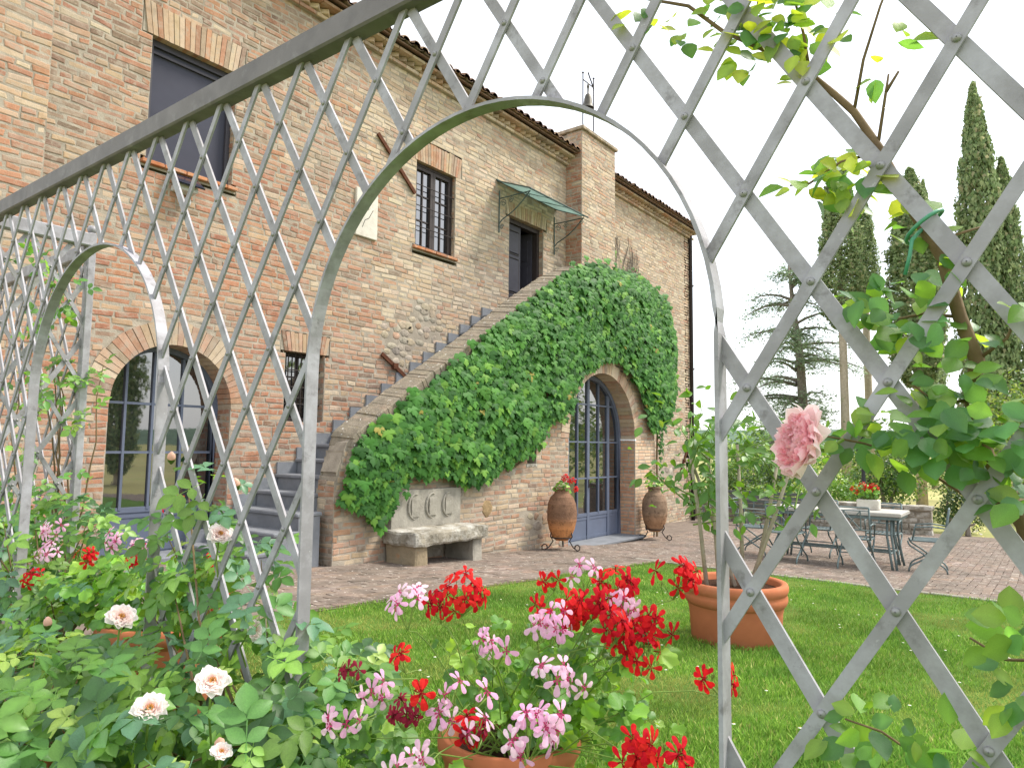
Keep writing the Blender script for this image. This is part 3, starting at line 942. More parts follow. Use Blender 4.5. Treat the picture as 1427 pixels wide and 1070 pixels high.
MB().tube([(6.78, FY - .047, 3.2), (6.83, FY - .047, 3.32), (6.9, FY - .047, 3.36), (6.98, FY - .047, 3.5)], .004, 5).build('plaque_line', M['iron'], plq)
MB().tube([(6.8, FY - .047, 3.44), (6.9, FY - .047, 3.5)], .004, 5).build('plaque_line', M['iron'], plq)

# --- chimney pier with cap
ch = Wall((0, 7.6, 0), (1, 0, 0), (0, -1, 0))
ch.lay(2.6, 6.72, lambda a, b: [(12.4, 13.84)], lambda u, z: rand_col(P_UP), depth=.39)
cho = ch.finish(house, 0, M['brick'], 'chimney')
chs = Wall((12.4, 8.0, 0), (0, -1, 0), (-1, 0, 0))
chs.lay(2.6, 6.72, lambda a, b: [(0, .4)], lambda u, z: rand_col(pal_mix((4, 3, 3, 2, .6, 1.5, .5))), mort=False)  # darker, redder palette: shade of the left side put into the brick colour
mb = MB()
for br in chs.bricks: chs.geo(mb, br)
mb.build('chimney_side_bricks', M['brick'], cho)['kind'] = 'stuff'
MB().span(12.41, 13.83, 7.61, 8.9, 2.6, 6.70).build('chimney_core', M['mortar'], cho)
MB().rbox((13.12, 8.2, 6.76), .77, .66, .04, .012, rand_col(PC)).build('chimney_cap', M['coping'], cho)
# ================================================================== outside staircase with parapet and arched store door
SY = 6.6
stair = thing('outside_staircase', (9.5, 7.3, gz(9.5)), 'brick outside staircase with sloping parapet and arched door underneath', 'staircase')
CP = [(5.33, -0.45), (5.35, -0.15), (5.45, 0.20), (5.85, 0.48), (6.41, 0.85), (7.8, 1.71), (8.73, 2.33), (9.74, 2.96), (10.6, 3.36), (13.9, 3.40)]
def cope_z(x):
    for (a, za), (b, zb) in zip(CP, CP[1:]):
        if a <= x <= b: return za + (zb - za) * (x - a) / (b - a)
    return CP[0][1] if x < CP[0][0] else CP[-1][1]
DC, DR, DZ, DB = 11.59, 1.23, 0.14, -1.735
SX1 = 13.72
NICHE = (9.14, 9.39, -0.29, 0.02)
def ss(z0, z1):
    # the wall stands under the coping line
    lo = 5.33
    while lo < SX1 and cope_z(lo) - 0.27 < z1: lo += 0.02
    if z1 < -0.5: lo = 5.33
    sp = [(lo, SX1)] if lo < SX1 else []
    sp = arch_spans(sp, DC, DR + (0.24 if (z0 + z1) / 2 > DZ else 0), DZ, -3, z0, z1)
    if z1 > NICHE[2] and z0 < NICHE[3]: sp = cut(sp, NICHE[0], NICHE[1])
    if z1 < DZ + .02: sp = cut(sp, DC + DR, SX1)
    return sp
SRUB = lambda u, z: z < -0.3 and noise.noise((u * 1.6, z * 2.0, 1.3)) > 0.30 and u < 10.2
sw_ = Wall((0, SY, 0), (1, 0, 0), (0, -1, 0))
sw_.lay(-1.95, 3.2, ss, lambda u, z: rand_col(P_STAIR), skip=SRUB, depth=.33)
swall = sw_.finish(stair, 300, M['brick'], 'wall', lambda c: c.z < 0.2 + 0.0 * c.x)
pts = []
for u in np.arange(5.6, 10.2, 0.24):
    for z in np.arange(-1.6, -.3, 0.15):
        uu, zz = u + rnd.uniform(-.06, .06), z + rnd.uniform(-.04, .04)
        if SRUB(uu, zz) and zz > gz(uu) + .06: pts.append((V3((uu, SY, zz)), rnd.uniform(.07, .13), rnd.uniform(.05, .085), rand_col(RUB)))
pts.append((V3((8.15, SY, -.92)), .13, .14, lin(150, 128, 96)))
rubble(swall, pts)
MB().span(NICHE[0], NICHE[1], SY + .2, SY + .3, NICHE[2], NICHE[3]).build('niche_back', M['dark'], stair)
MB().span(NICHE[0] - .02, NICHE[1] + .02, SY - .008, SY + .2, NICHE[2] - .05, NICHE[2]).build('niche_sill', M['stone'], stair)
# end pier of the parapet (faces the foot of the stairs)
pe = Wall((5.33, SY, 0), (0, 1, 0), (-1, 0, 0))
pe.lay(-1.9, -.42, lambda a, b: [(0.0, .30)], lambda u, z: rand_col(pal_mix((1, .6, 2, 3, 2, 4, 1.5))), ch=.07, mort=False, lens=((.3, 3), (.15, 2)))
for br in pe.bricks:
    mb = MB(); pe.geo(mb, br); mb.build('pier_brick', M['brick'], stair)
MB().span(5.335, 5.6, SY + .005, SY + .295, -1.95, -.45).build('pier_core', M['mortar'], stair)
# inner face and core of the sloping parapet
mb = MB()
xs = [5.36 + i * (13.7 - 5.36) / 60 for i in range(61)]
vs_ = []
for x in xs:
    z = cope_z(x) - .22
    vs_ += [(x, SY + .01, z), (x, SY + .30, z), (x, SY + .30, -1.95 if x < 10.2 or x > 13 else 1.7), (x, SY + .01, z - .2)]
fs = []
for i in range(60):
    a, b = i * 4, i * 4 + 4
    fs += [(a, b, b + 1, a + 1), (a + 1, b + 1, b + 2, a + 2), (a + 3, b + 3, b, a)]
mb.add(vs_, fs); mb.build('parapet_core', M['mortar'], stair)
# coping: bricks on edge following the curve
COPE = [(lin(146, 135, 118), 4), (lin(152, 140, 122), 3), (lin(140, 129, 113), 3), (lin(156, 136, 116), 1)]
pth = [V3((x, 0, z)) for x, z in CP]
seg, acc = [], 0
L_ = [0]
for a, b in zip(pth, pth[1:]): L_.append(L_[-1] + (b - a).length)
def cp_at(s):
    for i in range(len(L_) - 1):
        if s <= L_[i + 1]:
            t = (s - L_[i]) / (L_[i + 1] - L_[i]); return pth[i].lerp(pth[i + 1], t)
    return pth[-1]
s = 0.03
while s < L_[-1] - .03:
    p = cp_at(s); d = (cp_at(min(L_[-1], s + .14)) - cp_at(max(0, s - .14))).normalized()
    n = V3((-d.z, 0, d.x))
    hw2 = .0333
    jy, jn = rnd.uniform(-.008, .008), rnd.uniform(-.007, .007)
    sec = ((SY + .33 + jy, -.27), (SY + .33 + jy, -.112 + jn), (SY + .29 + jy, -.09 + jn), (SY - .045 + jy, -.140 + jn), (SY - .06 + jy, -.155 + jn), (SY - .05 + jy, -.325 + jn))
    vs_ = []
    for sg in (-1, 1):
        for yy, nn in sec:
            vs_.append(p + d * (sg * hw2) + n * nn + V3((0, yy, 0)))
    mb = MB(); mb.add(vs_, [(0, 1, 2, 3, 4, 5), (11, 10, 9, 8, 7, 6)] + [(i, i + 6, (i + 1) % 6 + 6, (i + 1) % 6) for i in range(6)], rand_col(COPE))
    mb.build('coping_brick', M['coping'], stair)
    s += .066
# arch over the store door: smooth cream rendered ring
voussoirs(swall, DC, DZ, DR, .25, SY, .33, pal_mix((1, .4, 2.5, 5, 4, 1, .1)), 46)
NEWP = [(lin(204, 170, 140), 3), (lin(210, 184, 156), 3), (lin(196, 156, 126), 2), (lin(214, 192, 168), 2)]
pr = Wall((0, SY - .012, 0), (1, 0, 0), (0, -1, 0))
pr.lay(-1.95, DZ, lambda a, b: [(DC + DR, SX1)], lambda u, z: rand_col(NEWP), ch=.068, rough=.4, depth=.35)
pr.finish(stair, 60, M['newbrick'], 'door_pier')
for x, sg in ((DC - DR, 1), (DC + DR, -1)):
    w = Wall((x, SY, 0), (0, 1, 0), (sg, 0, 0))
    w.lay(-1.95, DZ, lambda a, b: [(0.0, .36)], lambda u, z: rand_col(NEWP[2:3] + [(lin(180, 132, 104), 2), (lin(190, 150, 120), 2)]), ch=.068, lens=((.27, 2), (.14, 2)), mort=False, rough=.5)
    for br in w.bricks:
        mb = MB(); w.geo(mb, br); mb.build('reveal_brick', M['newbrick'], stair)
    MB().span(min(x - sg * .006, x - sg * .001), max(x - sg * .006, x - sg * .001), SY + .002, SY + .36, -1.95, DZ - .002).build('reveal_bed', M['mortar'], stair)
MB().span(DC + DR - .025, DC + DR + .02, SY - .025, SY + .33, DZ - .02, DZ + .01).build('impost', M['newbrick'], stair)
dd = arched_door('arched_door', None, DC - DR + .012, DC + DR - .012, DB, DZ, SY + .36, [10.86, 11.20, 11.58, 11.97, 12.34], [-.60, .08, .79], -1.28, stair, thick=(10.86, 11.58, 12.34), fw=.075)
hd = MB().tube([(11.61, SY + .30, -.70), (11.61, SY + .29, -.70), (11.66, SY + .275, -.70), (11.74, SY + .275, -.70)], .011, 8).build('handle', M['iron'], dd)
MB().span(11.575, 11.60, SY + .318, SY + .332, -.78, -.62).build('lock_plate', M['iron'], dd)
MB().rbox((DC + .03, SY + .09, -1.76), DR + .10, .28, .026, .010).build('doorstep', M['slate'], stair)
MB().rbox((DC + .03, SY + .12, -1.85), DR + .06, .24, .066, .008).build('doorstep_riser', M['slate'], stair)
# dark room behind the store door keeps the sky out
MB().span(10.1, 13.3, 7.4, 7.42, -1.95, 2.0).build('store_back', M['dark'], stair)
# landing end and the parapet beyond the door
MB().span(13.42, 13.70, SY + .31, 7.98, -1.95, 3.1).build('landing_end_wall', M['mortar'], stair)
MB().span(9.60, 13.42, SY + .305, 7.99, 2.12, 2.27).build('landing', M['slate'], stair)
# steps
rise, run = 0.194, 0.294
n = 19
for i in range(n):
    x0 = 4.31 + i * run
    z1 = -1.178 + i * rise
    y0 = SY + .302 if x0 > 5.05 else SY + .10
    st = MB().span(x0 + .03, x0 + run + .029, y0 + .004 * (i % 2), FY - .004, -1.95 if i < 5 else z1 - .6, z1 - .045).build('step', M['slate'], stair)
    MB().rbox((x0 + (run + .06) / 2, (y0 - .01 + FY - .004) / 2, z1 - .022), (run + .06) / 2, (FY - .004 - y0 + .01) / 2, .024, .012).build('tread', M['slate'], st)
    if x0 > 4.3:
        MB().span(x0 + .02, x0 + run + .02, FY - .03, FY - .005, z1 + .003, z1 + .15).build('skirting_stone', M['slate'], st)

# ================================================================== door canopy
can = thing('door_canopy', (10.9, FY, 4.5), 'green glass door canopy on scrolled iron brackets above the stair door', 'canopy')
zc0, zc1 = 4.93, 4.62
cx0, cx1, yo = 10.02, 12.0, FY - .78
for i in range(3):
    a = cx0 + (cx1 - cx0) * i / 3 + .012; b = cx0 + (cx1 - cx0) * (i + 1) / 3 - .012
    MB().add([(a, FY - .02, zc0), (b, FY - .02, zc0), (b, yo, zc1), (a, yo, zc1), (a, FY - .02, zc0 + .01), (b, FY - .02, zc0 + .01), (b, yo, zc1 + .01), (a, yo, zc1 + .01)],
             [(0, 1, 2, 3), (7, 6, 5, 4), (0, 3, 7, 4), (1, 5, 6, 2), (3, 2, 6, 7)]).build('glass_panel', M['canopy_glass'], can)
for i in range(4):
    x = cx0 + (cx1 - cx0) * i / 3
    MB().strip([(x, FY - .005, zc0), (x, yo - .02, zc1)], (1, 0, 0), .022, (0, .37, .93), .03).build('glazing_bar', M['canopy_iron'], can)
MB().tube([(cx0 - .03, FY - .02, zc0 + .01), (cx1 + .03, FY - .02, zc0 + .01)], .018, 6).build('wall_rail', M['canopy_iron'], can)
MB().tube([(cx0 - .03, yo, zc1), (cx1 + .03, yo, zc1)], .016, 6).build('front_rail', M['canopy_iron'], can)
for x in (cx0 + .06, cx1 - .06):
    br = MB()
    br.tube([(x, FY - .02, 4.75), (x, FY - .02, 3.95)], .012, 6)
    br.tube([(x, FY - .02, 4.60), (x, yo + .05, 4.60)], .011, 6)
    br.tube([(x, FY - .02 - .7 * t, 4.12 + .48 * t ** 0.7 - .1 * math.sin(math.pi * t)) for t in [k / 10 for k in range(11)]], .011, 6)
    b_ = br.build('bracket', M['canopy_iron'], can)
    for (cy, cz, r0, sgn) in ((FY - .12, 4.5, .07, 1), (FY - .3, 4.52, .06, -1), (yo + .10, 4.52, .05, 1), (FY - .08, 4.05, .05, -1)):
        MB().tube([(x, cy + sgn * (r0 * (1 - k / 26)) * math.cos(k * .5), cz + r0 * (1 - k / 26) * math.sin(k * .5)) for k in range(22)], .006, 5).build('scroll', M['canopy_iron'], b_)

# ================================================================== small things on the house
sl = thing('security_light', (4.06, FY - .02, 2.85), 'pale wall light with small solar panel under the screened window', 'wall light')
MB().rbox((4.06, FY - .09, 2.93), .12, .09, .035, .01).build('housing', M['plastic'], sl)
MB().box((4.06, FY - .15, 3.02), .16, .13, .008, ax=(1, 0, 0), ay=(0, .8, .6), az=(0, -.6, .8)).build('solar_panel', M['solar'], sl)
MB().lathe([(.001, -.10), (.03, -.09), (.04, -.05), (.035, 0)], (4.09, FY - .11, 2.83), 14).build('sensor', M['plastic'], sl, True)
MB().tube([(4.06, FY, 2.9), (4.06, FY - .07, 2.9)], .02, 8).build('arm', M['plastic'], sl)

bell = thing('bell', (13.06, 7.85, 6.8), 'small bell hanging in a thin iron frame on the chimney', 'bell')
for x, tz in ((12.84, 8.22), (13.30, 8.28)):
    MB().tube([(x + (.12 if x < 13 else -.1), 7.85, 6.78), (x + (.12 if x < 13 else -.1), 7.85, 6.95), (x, 7.85, 7.08), (x, 7.85, tz)], .014, 6).build('frame_rod', M['iron'], bell)
    MB().lathe([(.002, -.03), (.03, 0), (.002, .04)], (x, 7.85, tz + .03), 10).build('finial', M['iron'], bell, True)
MB().tube([(13.06, 7.85, 8.36), (13.12, 7.85, 8.28), (13.2, 7.85, 8.2), (13.32, 7.85, 8.05)], .016, 6).build('headstock', M['iron'], bell)
MB().tube([(12.84, 7.85, 8.1), (13.3, 7.85, 8.1)], .014, 6).build('cross_bar', M['iron'], bell)
MB().lathe([(.14, 7.52), (.13, 7.53), (.105, 7.6), (.085, 7.75), (.06, 7.83), (.02, 7.86), (.02, 7.98), (.035, 8.02), (.01, 8.1)], (13.06, 7.85, 0), 18).build('bell_body', M['bronze'], bell, True)

# ================================================================== stone bench
bench = thing('stone_bench', (7.0, 6.3, gz(7.0)), 'weathered stone bench with carved backrest against the stair wall', 'bench')
def rough_block(x0, x1, y0, y1, z0, z1, amp, sc, div=(14, 6, 4), seed=0):
    mb = MB()
    nx, ny, nz = div
    idx = {}
    vs_, fs = [], []
    def vid(i, j, k):
        if (i, j, k) not in idx:
            p = V3((x0 + (x1 - x0) * i / nx, y0 + (y1 - y0) * j / ny, z0 + (z1 - z0) * k / nz))
            e = sum((i in (0, nx), j in (0, ny), k in (0, nz)))
            q = p * sc + V3((seed, 0, 0))
            d = V3((noise.noise(q), noise.noise(q + V3((5, 0, 0))), noise.noise(q + V3((0, 9, 0))))) * amp
            c = V3(((x0 + x1) / 2, (y0 + y1) / 2, (z0 + z1) / 2))
            if e >= 2: d += (c - p).normalized() * amp * .7
            idx[(i, j, k)] = len(vs_); vs_.append(p + d)
        return idx[(i, j, k)]
    for i in range(nx):
        for j in range(ny):
            fs.append((vid(i, j, nz), vid(i + 1, j, nz), vid(i + 1, j + 1, nz), vid(i, j + 1, nz)))
            fs.append((vid(i, j + 1, 0), vid(i + 1, j + 1, 0), vid(i + 1, j, 0), vid(i, j, 0)))
    for i in range(nx):
        for k in range(nz):
            fs.append((vid(i, 0, k), vid(i + 1, 0, k), vid(i + 1, 0, k + 1), vid(i, 0, k + 1)))
            fs.append((vid(i + 1, ny, k), vid(i, ny, k), vid(i, ny, k + 1), vid(i + 1, ny, k + 1)))
    for j in range(ny):
        for k in range(nz):
            fs.append((vid(0, j + 1, k), vid(0, j, k), vid(0, j, k + 1), vid(0, j + 1, k + 1)))
            fs.append((vid(nx, j, k), vid(nx, j + 1, k), vid(nx, j + 1, k + 1), vid(nx, j, k + 1)))
    return mb.add(vs_, fs)
rough_block(6.06, 7.47, 6.0, 6.58, -1.23, -1.06, .026, 5.5, (26, 10, 6), 3).build('seat', M['stone'], bench)
rough_block(6.12, 6.34, 6.05, 6.56, -1.52, -1.21, .012, 6, (6, 8, 6), 5).build('leg', M['stone_tan'], bench)
rough_block(7.20, 7.39, 6.06, 6.56, -1.60, -1.21, .010, 6, (5, 8, 6), 8).build('leg', M['stone_plain'], bench)
bk = rough_block(6.14, 7.44, 6.50, 6.59, -1.07, -.58, .006, 5, (18, 2, 10), 1).build('backrest', M['stone_plain'], bench)
for i, x in enumerate((6.46, 6.78, 7.10)):
    MB().tube([(x + .10 + .13 * math.cos(t), 6.495, -.80 + .16 * math.sin(t)) for t in [math.pi * (.42 + k * 1.05 / 14) for k in range(15)]], [.006 + .014 * math.sin(math.pi * k / 14) for k in range(15)], 6).build('carved_crescent', M['stone_plain'], bk, True)
    rough_block(x + .02, x + .17, 6.482, 6.50, -.93, -.69, .006, 14, (5, 1, 7), i).build('carved_boss', M['stone_plain'], bk)

# ================================================================== oil jars on iron stands
def oil_jar(x, y, lab_j, s=1.0, tones=((188, 130, 84), (128, 98, 78))):
    g = gz(x) + .012
    st = thing('jar_stand', (x, y, g), 'scrolled wrought iron stand under the ' + lab_j[1], 'stand', None)
    for k in range(3):
        a = 2 * math.pi * k / 3 + .5
        d = V3((math.cos(a), math.sin(a), 0))
        c = V3((x, y, g))
        pts = [c + d * (.17 * s) + V3((0, 0, .34 * s)), c + d * (.20 * s) + V3((0, 0, .22 * s)), c + d * (.15 * s) + V3((0, 0, .15 * s)), c + d * (.22 * s) + V3((0, 0, .06 * s)), c + d * (.30 * s) + V3((0, 0, .012))]
        pts += [c + d * (.30 + .05 * math.sin(t)) * s + V3((0, 0, (.06 - .048 * math.cos(t)) * s)) for t in (1, 2, 3, 4, 5)]
        MB().tube(pts, .010 * s, 6).build('leg', M['iron'], st, True)
    MB().tube([(x + .16 * s * math.cos(t), y + .16 * s * math.sin(t), g + .2 * s) for t in [k * math.pi / 10 for k in range(21)]], .010 * s, 6).build('ring', M['iron'], st, True)
    j = thing('oil_jar', (x, y, g + .15 * s), lab_j[0], 'jar')
    prof = [(.001, .0), (.10, .005), (.155, .06), (.205, .18), (.235, .32), (.24, .45), (.225, .58), (.18, .69), (.125, .745), (.115, .79), (.135, .815), (.135, .84), (.115, .845), (.10, .80), (.1, .70)]
    mb = MB()
    fine = []
    for (r0, a0_), (r1, a1_) in zip(prof, prof[1:]):
        for k in range(4): fine.append((r0 + (r1 - r0) * k / 4, a0_ + (a1_ - a0_) * k / 4))
    fine.append(prof[-1])
    for p0, p1 in zip(fine, fine[1:]):
        t = min(1, max(0, ((p0[1] + p1[1]) / 2 - .20) / .18))
        cc = tuple(u + (w - u) * t for u, w in zip(lin(*tones[0]), lin(*tones[1])))
        mb.lathe([(r * s, z * s + .15 * s) for r, z in (p0, p1)], (x, y, g), 30, cc, .03)
    mb.build('jar_body', M['jar'], j, True)
    MB().lathe([(.001, .76 * s + .15 * s), (.1 * s, .755 * s + .15 * s)], (x, y, g), 16).build('soil', M['soil'], j)
    return V3((x, y, g + .92 * s))
jl = oil_jar(9.62, 6.25, ('dark pitted terracotta oil jar standing left of the arched store door, red geranium in it', 'jar with the red geranium'), 1.0)
jr = oil_jar(13.05, 6.28, ('smoother brown terracotta oil jar before the pale brick door pier, sparse leaves in it', 'jar before the pale door pier'), 1.05, ((160, 124, 94), (136, 114, 94)))
# ================================================================== iron trellis with arches
TX = 1.25
H_ = 1.25
trel = thing('iron_trellis', (TX, 2.0, gz(TX)), 'grey iron lattice trellis with two round arches in front of the lawn', 'trellis')
ARCH = [(0.853 * H_, 0.4775 * H_, 0.166 * H_), (2.49 * H_, 0.4775 * H_, 0.166 * H_)]
RZ0, RZ1 = 0.922 * H_, 0.985 * H_
TG = gz(TX) - .02
YEND = 4.5
def in_arch(y, z, pad=0.0):
    for c, r, zs in ARCH:
        if abs(y - c) < r + pad and (z < zs or (y - c) ** 2 + (z - zs) ** 2 < (r + pad) ** 2): return True
    return False
DY, DZ2 = 0.0893 * H_, 0.1415 * H_
SL = DZ2 / DY
Y00, Z00 = 0.067 * H_, 0.5095 * H_
def lattice(root, plane, a0, a1, zlo, zhi, inside, y_ref):
    """plane(a, z, off) -> point; bars in both directions with the ends clipped"""
    for sg, off in ((-1, -.0045), (1, .0045)):
        j0 = int((a0 - y_ref - 3) / (2 * DY)) - 12
        for j in range(j0, j0 + 70):
            yj = y_ref + 2 * DY * j
            ts = np.linspace(zlo, zhi, 700)
            run = []
            def flush():
                if len(run) > 12:
                    p, q = run[0], run[-1]
                    da, dz_ = q[0] - p[0], q[1] - p[1]
                    ln = math.hypot(da, dz_); da /= ln; dz_ /= ln
                    okp = lambda a, z: a0 <= a <= a1 and zlo <= z <= zhi and not inside(a, z)
                    ends = []
                    for e in ((-.011, .011) if sg < 0 else (-.0135, .0135)):
                        ea, ez = -dz_ * e, da * e
                        for (c, sgn) in ((p, -1), (q, 1)):
                            t = -.06                        # walk outwards from inside the bar until the arch, rail or post is met
                            while t < .06 and okp(c[0] + ea + sgn * da * t, c[1] + ez + sgn * dz_ * t): t += .001
                            ends.append((c[0] + ea + sgn * da * t, c[1] + ez + sgn * dz_ * t))
                    (pa, qa, pb, qb) = ends
                    vs_ = [plane(x[0], x[1], off + k) for k in (-.0036, .0036) for x in (pa, qa, qb, pb)]
                    MB().add(vs_, [(0, 1, 2, 3), (7, 6, 5, 4), (0, 4, 5, 1), (1, 5, 6, 2), (2, 6, 7, 3), (3, 7, 4, 0)]).build('lattice_bar', M['trellis'], root)
                run.clear()
            for z in ts:
                a = yj + sg * (z - Z00) / SL
                if a0 <= a <= a1 and not inside(a, z): run.append((a, z))
                else: flush()
            flush()
rv = MB()
rv.lathe([(.0072, 0), (.0072, .002), (.005, .0045), (.001, .0058)], (0, 0, 0), 10)
rv_mesh = rv.mesh('rivet', M['rivet'], True)
def rivets(root, plane, a0, a1, zlo, zhi, inside, y_ref, rot):
    for r in range(-14, 5):
        z = Z00 + r * DZ2
        if not (zlo + .02 < z < zhi - .02): continue
        for k in range(-60, 80):
            if (k + r) % 2: continue
            a = y_ref + k * DY
            if a0 + .01 < a < a1 - .01 and not inside(a, z):
                o = link('rivet', rv_mesh, root)
                o.location += plane(a, z, -.008)
                o.rotation_euler = rot
pl = lambda a, z, o: V3((TX + o, a, z))
lattice(trel, pl, -0.45, YEND - .02, TG, RZ0 + .01, lambda a, z: in_arch(a, z, .003), Y00)
rivets(trel, pl, -0.45, YEND - .02, TG, RZ0, lambda a, z: in_arch(a, z, .02), Y00, (0, -math.pi / 2, 0))
for c, r, zs in ARCH:
    path = [(TX, c - r, TG), (TX, c - r, zs)]
    nr = [(0, 1, 0), (0, 1, 0)]
    for i in range(1, 40):
        a = math.pi - math.pi * i / 40
        path.append((TX, c + r * math.cos(a), zs + r * math.sin(a))); nr.append((0, math.cos(a), math.sin(a)))
    path += [(TX, c + r, zs), (TX, c + r, TG)]; nr += [(0, 1, 0), (0, 1, 0)]
    MB().strip(path, (1, 0, 0), .040, nr, .008).build('arch_band', M['trellis'], trel)
MB().rbox((TX, (YEND - .6) / 2, (RZ0 + RZ1) / 2), .03, (YEND + .6) / 2, (RZ1 - RZ0) / 2, .006).build('top_rail', M['rail'], trel)

XJ = 1.77
t2 = thing('iron_trellis', (1.5, YEND, gz(1.5)), 'short lattice return panel joining the arched trellis to the corner post', 'trellis')
pl2 = lambda a, z, o: V3((a, YEND + .02 + o, z))
lattice(t2, pl2, TX + .03, XJ - .02, TG, RZ0 + .01, lambda a, z: False, TX + .09)
rivets(t2, pl2, TX + .03, XJ - .02, TG, RZ0, lambda a, z: False, TX + .09, (math.pi / 2, 0, 0))
MB().rbox(((TX + XJ) / 2 + .015, YEND + .02, (RZ0 + RZ1) / 2), (XJ - TX) / 2 - .02, .03, (RZ1 - RZ0) / 2, .006).build('top_rail', M['trellis'], t2)
t3 = thing('iron_trellis', (XJ, 5.3, gz(XJ)), 'lattice trellis panel with corner post running on towards the house', 'trellis')
pl3 = lambda a, z, o: V3((XJ + o, a, z))
lattice(t3, pl3, YEND + .03, 6.5, TG, RZ0 - .03, lambda a, z: False, YEND + .12)
rivets(t3, pl3, YEND + .03, 6.5, TG, RZ0 - .03, lambda a, z: False, YEND + .12, (0, -math.pi / 2, 0))
MB().rbox((XJ, (YEND + 6.55) / 2 + .02, RZ0 - .02), .03, (6.55 - YEND) / 2 - .02, .04, .006).build('top_rail', M['trellis'], t3)
MB().rbox((XJ, YEND + .02, (TG + RZ1 + .005) / 2), .022, .026, (RZ1 + .005 - TG) / 2, .005).build('corner_post', M['trellis'], t3)
MB().lathe([(.001, .05), (.02, .045), (.028, .025), (.02, .004), (.01, 0)], (XJ, YEND + .02, RZ1 + .004), 12).build('post_knob', M['trellis'], t3, True)

# green twist tie and a stray wire on the lattice
tie = MB()
tp = []
for k in range(15):
    t = k / 14 * 2 * math.pi
    tp.append((1.268 + .030 * math.cos(t), .140 + .026 * math.sin(t), .345 + .0015 * k - .016 * math.sin(t)))
tp += [(1.245, .155, .33), (1.240, .158, .305), (1.242, .166, .275)]
tie.tube(tp, .0032, 6)
tag(tie.build('garden_tie', M['tie'], None, True), 'green plastic tie holding the rose cane to the lattice', 'tie')

# ================================================================== pots
def pot(x, y, R, h, z0, lab, name='terracotta_pot', rimh=None, group=None, bands=1, kr=.72):
    root = thing(name, (x, y, z0), lab, 'pot', group)
    rh = rimh or h * .17
    prof = [(.001, 0), (R * kr - .01, 0), (R * kr, .01), (R * (kr + (0.93 - kr) * .55), h * .5), (R * .93, h - rh - .012)]
    MB().lathe(prof, (x, y, z0), 40).build('pot_body', M['terracotta'], root, True)
    rim = [(R * .93, h - rh - .014), (R * .965, h - rh)]
    for b in range(bands):
        zz = h - rh + rh * b / bands; z1 = h - rh + rh * (b + 1) / bands
        k = .97 + .03 * (b + 1) / bands
        rim += [(R * k - .006, zz + .002), (R * k + .004, zz + (z1 - zz) * .35), (R * k + .004, zz + (z1 - zz) * .7), (R * k - .004, z1 - .002)]
    rim += [(R * .97, h), (R * .90, h), (R * .86, h - .015), (R * .82, h - .09)]
    MB().lathe(rim, (x, y, z0), 40).build('rim', M['terracotta'], root, True)
    MB().lathe([(.001, h - .045), (R * .4, h - .04), (R * .86, h - .05)], (x, y, z0), 24, wob=.1).build('soil', M['soil'], root)
    return root
pot(1.46, 1.10, .175, .475, gz(1.46) - .01, 'round terracotta pot full of pink and red geraniums under the big arch', kr=.66, rimh=.05)
pot(5.27, 1.89, .37, .43, gz(5.27) - .005, 'large banded terracotta pot on the lawn holding the lemon tree', kr=.86, rimh=.15, bands=2)
pot(1.62, 3.12, .27, .42, gz(1.62) - .005, 'terracotta pot half hidden by rose leaves behind the lattice', kr=.72)
pot(.72, 2.30, .2, .30, gz(.72) - .005, 'low terracotta pot almost buried under the rose bush', kr=.72)

# ================================================================== table, chairs, bench, lamp, low wall
TBX, TBY = 12.4, 2.75
tg = gz(TBX) + .012
tab = thing('garden_table', (TBX, TBY, tg), 'long stone-topped garden table with iron legs on the terrace', 'table')
TH = .86
MB().rbox((TBX, TBY, tg + TH - .03), .42, .98, .03, .01).build('table_top', M['table_stone'], tab)
MB().rbox((TBX, TBY, tg + TH - .085), .40, .95, .022, .004).build('apron', M['garden_iron'], tab)
for sy in (-1, 1):
    for sx in (-1, 1):
        lg = MB()
        for o_ in (-.03, .03):
            lg.tube([(TBX + sx * .30 + o_ * .3, TBY + sy * .80 + o_, tg + TH - .1), (TBX + sx * .28, TBY + sy * .79 + o_, tg + .5), (TBX + sx * .30, TBY + sy * .83 + o_, tg + .2), (TBX + sx * .33, TBY + sy * .86 + o_, tg)], .018, 7)
        lg.build('leg', M['garden_iron'], tab, True)
    MB().tube([(TBX - .3, TBY + sy * .8, tg + .24), (TBX + .3, TBY + sy * .8, tg + .24)], .015, 6).build('cross_rail', M['garden_iron'], tab)
for sx in (-.12, .12):
    MB().tube([(TBX + sx, TBY - .8, tg + .24), (TBX + sx, TBY + .8, tg + .24)], .016, 6).build('stretcher', M['garden_iron'], tab)

